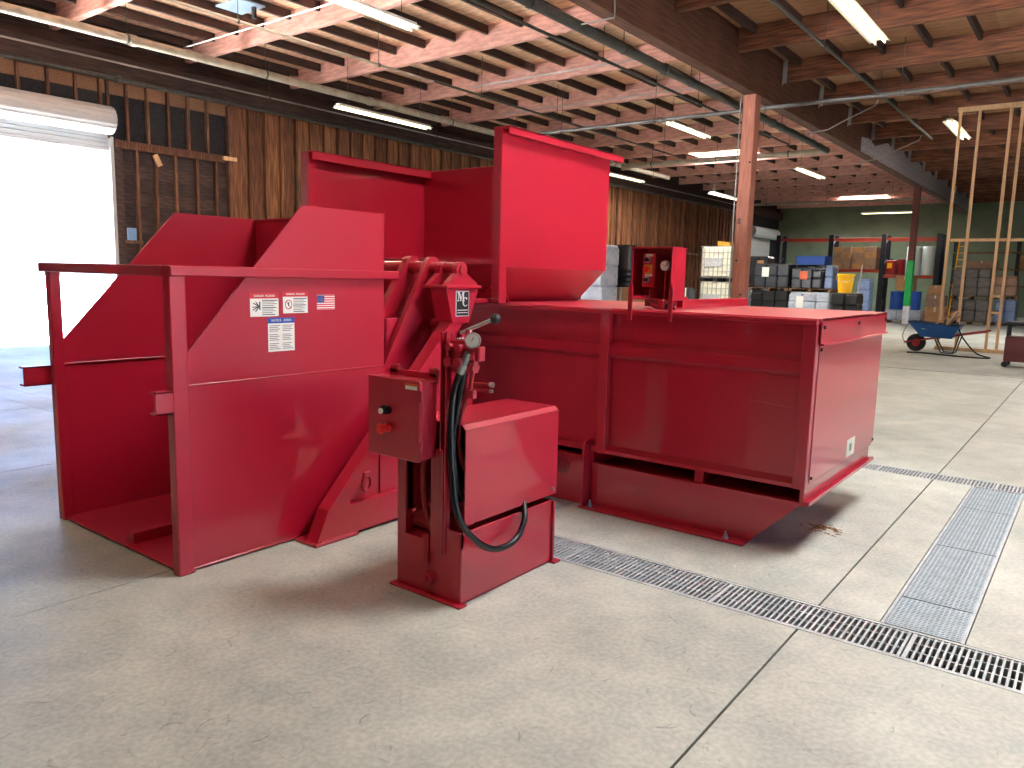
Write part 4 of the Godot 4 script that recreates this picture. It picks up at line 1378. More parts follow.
	# hopper
	var hp := obj("hopper", one_box(Vector3(-3.545, 1.66, -5.96), Vector3(-3.535, 2.64, -4.49), 0.002), M.red, t)
	obj("front_edge", one_box(Vector3(-3.605, 1.395, -4.52), Vector3(-3.525, 2.655, -4.435), 0.005), M.red, hp)
	st = mb()
	bx(st, Vector3(-3.56, 2.64, -6.08), Vector3(-3.465, 2.655, -4.44), 0.003)
	bx(st, Vector3(-3.475, 2.60, -6.08), Vector3(-3.465, 2.655, -4.44), 0.003)
	var fl := obj("top_flange", st, M.red, hp)
	st = mb()
	for z in [-4.78, -5.25, -5.68]:
		bx(st, Vector3(-3.535, 2.596, z - 0.03), Vector3(-3.515, 2.603, z + 0.03), 0.002)
	obj("slot", st, M.dull_red, fl)
	obj("left_panel", one_box(Vector3(-5.765, 1.40, -5.96), Vector3(-5.755, 2.64, -4.49), 0.002), M.red, hp)
	obj("left_front_edge", one_box(Vector3(-5.825, 1.395, -4.52), Vector3(-5.715, 2.655, -4.435), 0.005), M.red, hp)
	st = mb()
	bx(st, Vector3(-5.765, 2.64, -5.96), Vector3(-5.66, 2.655, -4.44), 0.003)
	bx(st, Vector3(-5.67, 2.575, -5.95), Vector3(-5.66, 2.655, -4.44), 0.003)
	obj("left_flange", st, M.red, hp)
	obj("back_panel", one_box(Vector3(-5.76, 1.66, -5.96), Vector3(-3.54, 2.65, -5.95), 0.002), M.red, hp)
	st = mb()
	prism(st, [Vector2(-4.44, 1.72), Vector2(-4.44, 1.68), Vector2(-4.47, 1.665), Vector2(-4.52, 1.70), Vector2(-4.52, 1.72)], 0, -5.72, -3.605)
	obj("front_lip", st, M.red, hp)
	plate_part("front_chute", hp, Vector3(-5.72, 1.68, -4.47), Vector3(-3.60, 1.68, -4.47), Vector3(-3.60, 1.395, -4.66), Vector3(-5.72, 1.395, -4.66))
	plate_part("side_chute", hp, Vector3(-3.54, 1.665, -4.52), Vector3(-3.54, 1.665, -5.95), Vector3(-3.78, 1.395, -5.88), Vector3(-3.78, 1.395, -4.52))
	plate_part("back_chute", hp, Vector3(-5.75, 1.665, -5.95), Vector3(-3.54, 1.665, -5.95), Vector3(-3.78, 1.395, -5.88), Vector3(-5.70, 1.395, -5.88))
	# ledges seen between the lifting arms and the press
	obj("front_ledge", one_box(Vector3(-5.74, 1.395, -4.46), Vector3(-3.62, 1.43, -4.28), 0.004), M.red, t)
	# control station on two flat legs
	var cs := obj("control_station", one_box(Vector3(-2.56, 1.41, -4.875), Vector3(-2.27, 1.805, -4.865), 0.002), M.red, t)
	obj("left_cheek", one_box(Vector3(-2.565, 1.465, -4.875), Vector3(-2.555, 1.805, -4.665), 0.002), M.red, cs)
	st = mb()
	bx(st, Vector3(-2.275, 1.46, -4.87), Vector3(-2.266, 1.805, -4.665), 0.002)
	obj("right_cheek", st, M.red, cs)
	st = mb()
	prism(st, [Vector2(-2.565, -4.655), Vector2(-2.262, -4.655), Vector2(-2.262, -4.875), Vector2(-2.565, -4.875)], 1, 1.80, 1.812)
	obj("hood", st, M.red, cs)
	obj("floor_tray", one_box(Vector3(-2.56, 1.462, -4.87), Vector3(-2.27, 1.472, -4.68), 0.002), M.red, cs)
	for x in [-2.46, -2.175]:
		st = mb()
		bx(st, Vector3(x, 1.335, -4.452), Vector3(x + 0.032, 1.53, -4.444), 0.002)
		prism(st, [Vector2(x, 1.53), Vector2(x + 0.032, 1.53), Vector2(x + 0.022, 1.575), Vector2(x + 0.01, 1.575)], 2, -4.452, -4.444)
		bx(st, Vector3(x + 0.008, 1.47, -4.70), Vector3(x + 0.016, 1.49, -4.446))
		obj("leg", st, M.red, cs)
	obj("button_box", one_box(Vector3(-2.502, 1.545, -4.86), Vector3(-2.408, 1.773, -4.70), 0.006), M.red, cs)
	for y in [1.728, 1.595]:
		st = mb()
		cyl(st, Vector3(-2.462, y, -4.70), Vector3(-2.462, y, -4.685), 0.021, -1.0, 18)
		obj("button_ring", st, M.steel, cs)
		obj("button_tag", one_box(Vector3(-2.478, y + 0.022, -4.70), Vector3(-2.425, y + 0.038, -4.697)), M.white, cs)
		st = mb()
		cyl(st, Vector3(-2.462, y, -4.685), Vector3(-2.462, y, -4.668), 0.014, -1.0, 14)
		obj("push_button", st, M.black, cs)
	obj("yellow_plate", one_box(Vector3(-2.485, 1.635, -4.70), Vector3(-2.427, 1.695, -4.696)), mat(Color(0.80, 0.62, 0.16), 0.5), cs)
	st = mb()
	cyl(st, Vector3(-2.463, 1.663, -4.697), Vector3(-2.463, 1.663, -4.672), 0.022, -1.0, 18)
	obj("stop_button", st, mat(Color(0.85, 0.14, 0.14), 0.4), cs)
	st = mb()
	cyl(st, Vector3(-2.348, 1.69, -4.76), Vector3(-2.348, 1.69, -4.725), 0.035, -1.0, 24)
	var gg := obj("gauge", st, M.steel, cs)
	st = mb()
	cyl(st, Vector3(-2.348, 1.69, -4.725), Vector3(-2.348, 1.69, -4.7235), 0.029, -1.0, 24)
	obj("dial", st, M.white, gg)
	st = mb()
	beam(st, Vector3(-2.362, 1.70, -4.7225), Vector3(-2.338, 1.682, -4.7225), 0.006, 0.001)
	obj("needle", st, M.black, gg)
	obj("red_mark", one_box(Vector3(-2.338, 1.69, -4.7235), Vector3(-2.326, 1.708, -4.722)), M.rack_orange, gg)
	st = mb()
	cyl(st, Vector3(-2.348, 1.47, -4.745), Vector3(-2.348, 1.655, -4.745), 0.008, -1.0, 10)
	obj("gauge_pipe", st, M.dull_red, gg)
	st = mb()
	tube(st, curve([Vector3(-2.45, 1.55, -4.75), Vector3(-2.45, 1.47, -4.73), Vector3(-2.41, 1.425, -4.70), Vector3(-2.34, 1.41, -4.70), Vector3(-2.25, 1.412, -4.72)], 6), 0.013, 10)
	obj("conduit", st, M.red, cs)
	st = mb()
	cyl(st, Vector3(-2.36, 1.42, -4.70), Vector3(-2.26, 1.42, -4.72), 0.022, -1.0, 12)
	obj("conduit_fitting", st, M.dark, cs)

func plate_part(called: String, parent: Node, a: Vector3, b: Vector3, c: Vector3, d: Vector3) -> void:
	var st := mb()
	plate(st, a, b, c, d, 0.01)
	obj(called, st, M.red, parent)

# ---------------------------------------------------------------- goods at the back
func pallet(label: String, x0: float, x1: float, y: float, z: float, d: float) -> void:
	var t := thing("pallet", label, "pallet", Vector3((x0 + x1) * 0.5, y, z))
	for k in 3:
		var xx := lerpf(x0 + 0.05, x1 - 0.05, k / 2.0)
		obj("runner", one_box(Vector3(xx - 0.05, y, z - d * 0.5), Vector3(xx + 0.05, y + 0.1, z + d * 0.5)), M.pallet, t)
	for k in 6:
		var zz := lerpf(z - d * 0.5, z + d * 0.5 - 0.1, k / 5.0)
		obj("deck_board", one_box(Vector3(x0, y + 0.1, zz), Vector3(x1, y + 0.125, zz + 0.1)), M.pallet, t)

# goods stacked in layers and bound in stretch film
func goods_pile(label: String, called: String, category: String, x0: float, x1: float, y0: float, y1: float, z: float, d: float, m: Material, seed_: int, slip: Material = null) -> void:
	var t := thing(called, label, category, Vector3((x0 + x1) * 0.5, y0, z))
	var r := RandomNumberGenerator.new()
	r.seed = seed_
	var rows := maxi(1, int(round((y1 - y0) / 0.42)))
	var cols := maxi(1, int(round((x1 - x0) / 0.5)))
	for k in rows:
		for c in cols:
			var st := mb()
			var e := r.randf_range(0.0, 0.05)
			var top := lerpf(y0, y1, float(k + 1) / rows) - (r.randf_range(0.0, 0.08) if k == rows - 1 else 0.0)
			bx(st, Vector3(lerpf(x0, x1, float(c) / cols) + 0.004, lerpf(y0, y1, float(k) / rows), z - d * 0.5 + e), Vector3(lerpf(x0, x1, float(c + 1) / cols) - r.randf_range(0.004, 0.02), top, z + d * 0.5 - e), r.randf_range(0.015, 0.06))
			obj("bundle", st, m, t)
	var cap := mb()
	bx(cap, Vector3(x0 + 0.03, y1 - 0.085, z - d * 0.45), Vector3(x1 - 0.03, y1, z + d * 0.42), 0.03)
	obj("top_sheet", cap, m, t)
	if slip:
		var sx := lerpf(x0, x1, r.randf_range(0.1, 0.5))
		obj("paper_slip", one_box(Vector3(sx, lerpf(y0, y1, 0.45), z + d * 0.5), Vector3(sx + 0.3, lerpf(y0, y1, 0.85), z + d * 0.5 + 0.008)), slip, t)

func tote(label: String, x0: float, x1: float, y0: float, y1: float, z: float) -> void:
	var t := thing("tote_tank", label, "tank", Vector3((x0 + x1) * 0.5, y0, z), "caged white tote tanks")
	var d := 1.1
	obj("tank", one_box(Vector3(x0 + 0.04, y0 + 0.16, z - d * 0.5 + 0.04), Vector3(x1 - 0.04, y1 - 0.02, z + d * 0.5 - 0.04), 0.07), M.tote, t)
	obj("panel_plate", one_box(Vector3(x0 + 0.25, y0 + 0.62, z + d * 0.5 - 0.04), Vector3(x0 + 0.95, y0 + 1.0, z + d * 0.5 + 0.012), 0.004), M.galv, t)
	var st := mb()
	for k in 8:
		var x := lerpf(x0, x1, k / 7.0)
		for s in [-0.5, 0.5]:
			bx(st, Vector3(x - 0.011, y0 + 0.14, z + d * s - 0.011), Vector3(x + 0.011, y1, z + d * s + 0.011))
	for k in 7:
		var zz := lerpf(z - d * 0.5, z + d * 0.5, k / 6.0)
		for x in [x0, x1]:
			bx(st, Vector3(x - 0.011, y0 + 0.14, zz - 0.011), Vector3(x + 0.011, y1, zz + 0.011))
	for k in 6:
		var y := lerpf(y0 + 0.17, y1, k / 5.0)
		for s in [-0.5, 0.5]:
			bx(st, Vector3(x0, y - 0.011, z + d * s - 0.011), Vector3(x1, y + 0.011, z + d * s + 0.011))
		for x in [x0, x1]:
			bx(st, Vector3(x - 0.011, y - 0.011, z - d * 0.5), Vector3(x + 0.011, y + 0.011, z + d * 0.5))
	obj("cage", st, M.conduit, t)
	st = mb()
	for k in 3:
		var x := lerpf(x0 + 0.1, x1 - 0.1, k / 2.0)
		bx(st, Vector3(x - 0.1, y0, z - d * 0.5), Vector3(x + 0.1, y0 + 0.11, z + d * 0.5))
	bx(st, Vector3(x0, y0 + 0.11, z - d * 0.5), Vector3(x1, y0 + 0.14, z + d * 0.5))
	obj("skid", st, M.dark, t)

func drum(called: String, label: String, category: String, at: Vector3, r: float, h: float, m: Material, group := "") -> Node3D:
	var t := thing(called, label, category, at, group)
	var st := mb()
	lathe(st, at, [Vector2(0, 0), Vector2(r * 0.96, 0), Vector2(r, 0.02), Vector2(r, h * 0.32), Vector2(r * 1.035, h * 0.34), Vector2(r, h * 0.36), Vector2(r, h * 0.64), Vector2(r * 1.035, h * 0.66), Vector2(r, h * 0.68), Vector2(r, h - 0.02), Vector2(r * 0.97, h), Vector2(r * 0.93, h - 0.02), Vector2(0, h - 0.02)], 24)
	obj("shell", st, m, t)
	st = mb()
	cyl(st, at + Vector3(r * 0.55, h - 0.02, 0), at + Vector3(r * 0.55, h + 0.01, 0), r * 0.12, -1.0, 10)
	obj("bung", st, M.white, t)
	return t

func carton(label: String, a: Vector3, b: Vector3, m: Material, group := "") -> void:
	var t := thing("cardboard_box", label, "box", Vector3((a.x + b.x) * 0.5, minf(a.y, b.y), (a.z + b.z) * 0.5), group)
	obj("carton", one_box(a, b, 0.008), m, t)
	var hi := maxf(a.y, b.y)
	var lo := minf(a.y, b.y)
	var mx := (a.x + b.x) * 0.5
	var zf := maxf(a.z, b.z)
	var st := mb()
	bx(st, Vector3(mx - 0.03, hi - 0.001, minf(a.z, b.z)), Vector3(mx + 0.03, hi + 0.002, zf))
	bx(st, Vector3(mx - 0.03, hi - (hi - lo) * 0.3, zf - 0.001), Vector3(mx + 0.03, hi, zf + 0.002))
	obj("tape", st, M.cream, t)

func carton_stack(label: String, x0: float, x1: float, y0: float, y1: float, z: float, cols: int, rows: int) -> void:
	var t := thing("carton_stack", label, "cartons", Vector3((x0 + x1) * 0.5, y0, z))
	for r in rows:
		for c in cols:
			var g := 0.006
			obj("carton", one_box(Vector3(lerpf(x0, x1, float(c) / cols) + g, lerpf(y0, y1, float(r) / rows) + 0.002, z - 0.5), Vector3(lerpf(x0, x1, float(c + 1) / cols) - g, lerpf(y0, y1, float(r + 1) / rows) - 0.002, z + 0.5 - 0.02 * ((r + c) % 2)), 0.008), M.card_dull if (r + c) % 3 else M.card, t)

func build_rack() -> void:
	var t := thing("pallet_rack", "pallet rack with dark blue uprights and orange beams along the green wall", "rack", Vector3(-10, 0, -44.5))
	for x in [-14.9, -12.05, -9.42, -6.85]:
		for z in [-44.0, -45.1]:
			obj("upright", one_box(Vector3(x - 0.12, 0, z - 0.05), Vector3(x + 0.12, 4.2, z + 0.05), 0.008), M.rack_blue, t)
		var st := mb()
		for k in 7:
			beam(st, Vector3(x, 0.2 + k * 0.55, -44.05), Vector3(x, 0.75 + k * 0.55, -45.05) if k % 2 == 0 else Vector3(x, 0.2 + k * 0.55, -45.05), 0.05, 0.05)
		obj("bracing", st, M.rack_blue, t)
	for s in [[-14.78, -12.17, 2.28], [-11.93, -9.54, 2.22], [-9.30, -6.97, 1.95], [-14.78, -12.17, 3.87], [-11.93, -9.54, 3.87], [-9.30, -6.97, 3.87]]:
		for z in [-44.0, -45.1]:
			obj("shelf_beam", one_box(Vector3(s[0], s[2], z - 0.03), Vector3(s[1], s[2] + 0.15, z + 0.03), 0.006), M.rack_orange, t)
		if s[2] < 3.0:
			obj("shelf_deck", one_box(Vector3(s[0], s[2] + 0.12, -45.08), Vector3(s[1], s[2] + 0.15, -44.02)), M.galv, t)

func build_goods() -> void:
	# just behind the hopper
	goods_pile("pale stretch-wrapped bale half hidden behind the red hopper", "wrapped_bale", "bale", -8.95, -8.42, 0.127, 2.3, -14.4, 0.8, M.wrap_pale, 5)
	pallet("pallet under the pale wrapped bale behind the hopper", -9.0, -8.4, 0.0, -14.4, 0.8)
	carton("brown cardboard box under the stacked black barrels", Vector3(-8.75, 0.0, -15.5), Vector3(-8.12, 1.408, -14.9), M.card)
	var bt := thing("black_barrel", "tall ribbed black barrel on a brown box behind the press", "barrel", Vector3(-8.44, 1.41, -15.1))
	var st := mb()
	lathe(st, Vector3(-8.44, 1.41, -15.1), [Vector2(0, 0), Vector2(0.25, 0), Vector2(0.27, 0.04), Vector2(0.27, 0.09), Vector2(0.25, 0.11), Vector2(0.27, 0.14), Vector2(0.27, 0.2), Vector2(0.25, 0.22), Vector2(0.27, 0.26), Vector2(0.27, 0.32), Vector2(0.245, 0.34), Vector2(0.255, 0.38), Vector2(0.255, 0.88), Vector2(0.235, 0.9), Vector2(0, 0.9)], 24)
	obj("shell", st, M.rubber, bt)
	st = mb()
	lathe(st, Vector3(-8.44, 2.31, -15.1), [Vector2(0.0, 0.0), Vector2(0.24, 0.0), Vector2(0.24, 0.015), Vector2(0.0, 0.02)], 24)
	obj("lid", st, M.black, bt)
	# caged totes left of the post
	tote("upper caged white tote tank left of the timber post", -13.98, -12.55, 1.565, 3.04, -32.0)
	tote("lower caged white tote tank left of the timber post", -13.98, -12.55, 0.0, 1.55, -32.0)
	var yl := thing("yellow_tray", "flat yellow tray lying on the upper tote tank", "tray", Vector3(-13.05, 3.05, -32.0))
	st = mb()
	prism(st, [Vector2(-13.32, 3.06), Vector2(-13.36, 3.26), Vector2(-13.32, 3.27), Vector2(-12.82, 3.22), Vector2(-12.78, 3.06)], 2, -32.3, -31.7)
	obj("body", st, mat(Color(0.68, 0.50, 0.13), 0.6), yl)
	carton("small dark box standing beside the caged totes", Vector3(-14.5, 0.0, -31.3), Vector3(-14.05, 1.26, -30.8), M.wrap_dark)
	# wrapped pallet loads between the post and the yellow bucket
	goods_pile("dark wrapped load right behind the timber post", "wrapped_load", "pallet load", -12.85, -11.98, 1.48, 2.72, -34.6, 1.0, M.wrap_dark, 11, M.card)
	goods_pile("pale load under the dark one behind the post", "wrapped_load", "pallet load", -13.1, -12.35, 0.0, 1.34, -34.6, 1.0, M.wrap_pale, 12)
	pallet("pallet between the two loads behind the post", -13.0, -11.98, 1.345, -34.6, 1.0)
	goods_pile("wide black wrapped load with white slips, second right of the post", "wrapped_load", "pallet load", -12.1, -10.62, 1.36, 2.37, -33.4, 1.1, M.wrap_dark, 13, M.white)
	goods_pile("black bin load below the white-slipped one", "wrapped_load", "pallet load", -12.2, -10.6, 0.0, 1.22, -33.4, 1.1, M.rubber, 14)
	pallet("pallet under the black load with white slips", -12.25, -10.6, 1.23, -33.4, 1.1)
	goods_pile("dark load with orange bags below the blue crate", "wrapped_load", "pallet load", -10.5, -9.25, 1.36, 2.2, -33.4, 1.1, M.wrap_dark, 15, mat(Color(0.75, 0.36, 0.22), 0.6))
	goods_pile("pale blue plastic bag pile beside the orange bags", "wrapped_bale", "bale", -9.2, -8.86, 1.36, 2.33, -33.4, 0.9, M.wrap_blue, 21)
	goods_pile("white and blue wrapped load under the orange bags", "wrapped_load", "pallet load", -10.55, -8.9, 0.0, 1.22, -33.4, 1.1, M.wrap_pale, 16, M.white)
	pallet("pallet under the load with orange bags", -10.55, -8.88, 1.23, -33.4, 1.1)
	var bc := thing("blue_crate", "bright blue plastic crate on top of the middle pallet load", "crate", Vector3(-10.05, 2.36, -34.4))
	st = mb()
	bx(st, Vector3(-10.68, 2.38, -34.9), Vector3(-9.48, 2.72, -34.87))
	bx(st, Vector3(-10.68, 2.38, -33.93), Vector3(-9.48, 2.72, -33.9))
	bx(st, Vector3(-10.68, 2.38, -34.9), Vector3(-10.65, 2.72, -33.9))
	bx(st, Vector3(-9.51, 2.38, -34.9), Vector3(-9.48, 2.72, -33.9))
	bx(st, Vector3(-10.68, 2.36, -34.9), Vector3(-9.48, 2.39, -33.9))
	obj("walls", st, M.blue, bc)
	obj("rim", one_box(Vector3(-10.71, 2.69, -33.9), Vector3(-9.45, 2.73, -33.87), 0.005), M.blue, bc)
	goods_pile("dark load carrying the blue crate", "wrapped_load", "pallet load", -10.7, -9.45, 0.02, 2.35, -34.55, 1.0, M.wrap_dark, 17)
	# yellow bucket on a black bin
	var yb := thing("yellow_bucket", "bright yellow bucket standing on a black bin", "bucket", Vector3(-7.6, 1.26, -30.0))
	st = mb()
	lathe(st, Vector3(-7.6, 1.26, -30.0), [Vector2(0, 0), Vector2(0.23, 0), Vector2(0.285, 0.62), Vector2(0.31, 0.63), Vector2(0.31, 0.69), Vector2(0.28, 0.69), Vector2(0.22, 0.05), Vector2(0, 0.05)], 24)
	obj("pail", st, M.yellow, yb)
	st = mb()
	tube(st, curve([Vector3(-7.9, 1.9, -30.0), Vector3(-7.85, 1.72, -29.72), Vector3(-7.6, 1.66, -29.66), Vector3(-7.35, 1.72, -29.72), Vector3(-7.3, 1.9, -30.0)], 4), 0.01, 6)
	obj("bail", st, M.steel, yb)
	goods_pile("black bin under the yellow bucket", "black_bin", "bin", -7.95, -7.02, 0.0, 1.255, -30.0, 0.9, M.rubber, 31)
	goods_pile("crumpled clear plastic sack right of the yellow bucket", "plastic_sack", "sack", -7.75, -7.25, 0.0, 1.8, -32.6, 0.6, M.wrap_blue, 33)
	var pk := thing("long_pole", "thin grey pole leaning beside the yellow bucket", "pole", Vector3(-7.7, 0, -31.2))
	st = mb()
	cyl(st, Vector3(-7.52, 0.0, -31.2), Vector3(-7.42, 2.3, -31.5), 0.025, -1.0, 8)
	obj("shaft", st, M.conduit, pk)
	# rack goods
	carton_stack("left stack of brown cartons on the rack shelf", -12.1 + 0.2, -11.02, 2.38, 3.55, -44.55, 2, 4)
	carton_stack("right stack of brown cartons on the rack shelf", -10.95, -9.74, 2.38, 3.55, -44.55, 2, 4)
	var rc := thing("red_can", "square red can with a yellow label on the rack", "can", Vector3(-9.0, 2.1, -44.4))
	obj("body", one_box(Vector3(-9.28, 2.11, -44.65), Vector3(-8.84, 2.86, -44.2), 0.03), mat(Color(0.55, 0.06, 0.08), 0.5), rc)
	obj("yellow_label", one_box(Vector3(-9.2, 2.45, -44.2), Vector3(-8.98, 2.72, -44.19)), M.yellow, rc)
	st = mb()
	cyl(st, Vector3(-9.06, 2.86, -44.4), Vector3(-9.06, 2.93, -44.4), 0.06, -1.0, 12)
	obj("cap", st, M.dark, rc)
	drum("red_drum", "small red cylinder right of the square can on the rack", "drum", Vector3(-8.6, 2.11, -44.45), 0.2, 0.8, mat(Color(0.50, 0.06, 0.09), 0.45))
	for k in 2:
		var wx := -8.02 + k * 0.72
		var w := thing("white_tank", "%s of two tall white cylinders on the rack" % ["left" if k == 0 else "right"], "tank", Vector3(wx, 2.1, -44.5))
		st = mb()
		lathe(st, Vector3(wx, 2.11, -44.5), [Vector2(0, 0), Vector2(0.33, 0), Vector2(0.35, 0.03), Vector2(0.35, 1.42), Vector2(0.33, 1.46), Vector2(0, 1.47)], 28)
		obj("shell", st, M.tank_white, w)
		for y in [0.05, 1.38]:
			st = mb()
			lathe(st, Vector3(wx, 2.11 + y, -44.5), [Vector2(0.352, 0), Vector2(0.36, 0.015), Vector2(0.352, 0.03)], 28)
			obj("hoop", st, M.tank_white, w)
	# blue drums on a pallet, boxes beside them
	goods_pile("low white wrapped slab under the blue drums", "wrapped_load", "pallet load", -7.4, -6.02, 0.127, 0.56, -36.4, 1.1, M.wrap_pale, 41)
	pallet("pallet beneath the blue drums", -7.4, -6.02, 0.0, -36.4, 1.1)
	drum("blue_drum", "blue drum left of the green post", "drum", Vector3(-7.03, 0.562, -36.3), 0.29, 0.76, M.blue, "blue drums by the green post")
	drum("blue_drum", "blue drum right of the green post", "drum", Vector3(-6.41, 0.562, -36.3), 0.29, 0.78, M.blue, "blue drums by the green post")
	carton("tan box set above the blue drums", Vector3(-7.1, 1.37, -36.7), Vector3(-6.42, 2.0, -36.0), M.card)
	carton("open tan box at the bottom of the pile beside the blue drums", Vector3(-6.0, 0.0, -37.4), Vector3(-5.25, 0.72, -36.6), M.card)
	carton("tan box in the middle of the pile beside the blue drums", Vector3(-6.0, 0.74, -37.4), Vector3(-5.3, 1.2, -36.6), M.card_dull)
	carton("tan box topping the pile beside the blue drums", Vector3(-5.95, 1.21, -37.3), Vector3(-5.4, 1.62, -36.7), M.card)
	# grey wrapped loads at the right
	goods_pile("large grey wrapped load, upper of the pair behind the stud frame", "wrapped_load", "pallet load", -5.25, -3.85, 1.2, 2.37, -38.4, 1.1, M.wrap_grey, 51)
	goods_pile("large grey wrapped load, lower of the pair behind the stud frame", "wrapped_load", "pallet load", -5.2, -3.85, 0.127, 1.06, -38.4, 1.1, M.wrap_grey, 52)
	pallet("pallet between the pair of large grey loads", -5.25, -3.85, 1.065, -38.4, 1.1)
	pallet("pallet under the large grey loads", -5.2, -3.85, 0.0, -38.4, 1.1)
	goods_pile("smaller brown-grey wrapped load at the right, upper one", "wrapped_load", "pallet load", -3.72, -2.9, 1.25, 2.08, -38.4, 1.1, M.card_dull, 53)
	goods_pile("smaller blue-white wrapped load at the right, lower one", "wrapped_load", "pallet load", -3.62, -2.85, 0.127, 1.1, -38.4, 1.1, M.wrap_blue, 54)
	pallet("pallet between the two smaller right-hand loads", -3.72, -2.85, 1.105, -38.4, 1.1)
	pallet("pallet under the two smaller right-hand loads", -3.72, -2.85, 0.0, -38.4, 1.1)
	var sh := thing("storage_shelf", "low pale shelf with tan boxes at the right edge before the far wall", "shelf", Vector3(-3.6, 0, -44.5))
	for y in [1.6, 2.4, 3.2]:
		obj("shelf_beam", one_box(Vector3(-6.2, y, -44.1), Vector3(-0.8, y + 0.08, -44.0), 0.005), M.pallet, sh)
		obj("shelf_deck", one_box(Vector3(-6.2, y + 0.04, -45.0), Vector3(-0.8, y + 0.08, -44.1)), M.pallet, sh)
	for x in [-6.15, -3.5, -0.85]:
		for z in [-44.06, -44.94]:
			obj("upright", one_box(Vector3(x - 0.05, 0, z - 0.05), Vector3(x + 0.05, 3.9, z + 0.05), 0.005), M.rack_blue, sh)
	for k in 2:
		carton("tan carton on the pale shelf, %s" % ["lower" if k == 0 else "upper"], Vector3(-3.8 + 0.4, 2.49 + k * 0.32, -44.8), Vector3(-2.6, 2.8 + k * 0.32, -44.1), M.card)
	carton("dark goods box on the pale shelf behind the stud frame", Vector3(-5.6, 2.49, -44.8), Vector3(-4.3, 2.85, -44.1), M.card_dull)
	var la := thing("step_ladder", "narrow yellow step ladder leaning behind the stud frame", "ladder", Vector3(-5.7, 0, -42.3))
	for x in [-5.88, -5.52]:
		st = mb()
		beam(st, Vector3(x, 0.0, -42.2), Vector3(x + 0.02, 3.86, -43.2), 0.06, 0.04, 0.004)
		obj("rail", st, M.yellow, la)
	for k in 11:
		obj("rung", one_box(Vector3(-5.86, 0.3 + k * 0.32, -42.29 - k * 0.083), Vector3(-5.50, 0.33 + k * 0.32, -42.26 - k * 0.083)), M.yellow, la)

func build_wheelbarrow() -> void:
	var t := thing("wheelbarrow", "blue tray wheelbarrow with red handles on the far floor", "wheelbarrow", Vector3(-3.0, 0, -21.0))
	var st := mb()
	lathe_x(st, Vector3(-3.56, 0.215, -21.0), [Vector2(0.0, -0.03), Vector2(0.09, -0.04), Vector2(0.12, -0.045), Vector2(0.20, -0.045), Vector2(0.215, -0.025), Vector2(0.215, 0.025), Vector2(0.20, 0.045), Vector2(0.12, 0.045), Vector2(0.09, 0.04), Vector2(0.0, 0.03)])
	obj("tyre", st, M.rubber, t)
	st = mb()
	cyl(st, Vector3(-3.56, 0.215, -20.94), Vector3(-3.56, 0.215, -21.06), 0.09, -1.0, 16)
	obj("hub", st, M.dull_red, t)
	# tray: flared four-sided pan
	var top := [Vector3(-3.72, 0.73, -20.66), Vector3(-2.62, 0.66, -20.62), Vector3(-2.62, 0.66, -21.38), Vector3(-3.72, 0.73, -21.34)]
	var bot := [Vector3(-3.45, 0.38, -20.80), Vector3(-2.78, 0.36, -20.76), Vector3(-2.78, 0.36, -21.24), Vector3(-3.45, 0.38, -21.20)]
	st = mb()
	for k in 4:
		plate(st, bot[k], bot[(k + 1) % 4], top[(k + 1) % 4], top[k], 0.008)
	plate(st, bot[0], bot[1], bot[2], bot[3], 0.008)
	obj("tray", st, mat(Color(0.09, 0.32, 0.56), 0.5), t)
	st = mb()
	tube(st, top + [top[0]], 0.014, 6)
	obj("rim", st, M.rack_blue, t)
	obj("white_mark", one_box(Vector3(-3.42, 0.56, -20.715), Vector3(-3.25, 0.61, -20.705)), M.white, t)
	for s in [-1.0, 1.0]:
		st = mb()
		beam(st, Vector3(-3.82, 0.21, -21.0 + 0.06 * s), Vector3(-2.05, 0.58, -21.0 + 0.34 * s), 0.045, 0.045, 0.005)
		obj("handle", st, mat(Color(0.55, 0.17, 0.17), 0.5), t)
		st = mb()
		tube(st, [Vector3(-3.15, 0.36, -21.0 + 0.17 * s), Vector3(-2.98, 0.015, -21.0 + 0.2 * s), Vector3(-2.72, 0.015, -21.0 + 0.22 * s), Vector3(-2.62, 0.45, -21.0 + 0.25 * s)], 0.015, 8)
		obj("leg", st, M.rack_blue, t)
	st = mb()
	tube(st, curve([Vector3(-3.8, 0.22, -20.9), Vector3(-3.86, 0.36, -20.92), Vector3(-3.8, 0.55, -20.85), Vector3(-3.7, 0.7, -20.75)], 4), 0.012, 6)
	obj("wheel_guard", st, M.conduit, t)
	# offcuts heaped in the tray
	var defs := [[Vector3(-3.35, 0.55, -21.0), Vector3(-2.75, 1.02, -21.1), 0.16, 0.03], [Vector3(-3.0, 0.5, -20.95), Vector3(-2.72, 1.0, -20.9), 0.2, 0.03], [Vector3(-3.2, 0.45, -21.15), Vector3(-2.7, 0.9, -21.25), 0.14, 0.03]]
	var labels := ["tan board sloping up out of the wheelbarrow tray", "pale board end standing in the wheelbarrow", "reddish offcut at the back of the wheelbarrow"]
	for k in 3:
		st = mb()
		beam(st, defs[k][0], defs[k][1], defs[k][2], defs[k][3], 0.003)
		var o := obj("offcut", st, [M.card, M.lumber, M.post_wood][k], self)
		tag(o, labels[k], "board", "offcuts in the wheelbarrow")

func lathe_x(st: SurfaceTool, c: Vector3, prof: Array) -> void:      # turned about the z axis
	var keep := T
	T = Transform3D(Basis(Vector3.RIGHT, PI / 2.0), c)
	lathe(st, Vector3.ZERO, prof, 24)
	T = keep

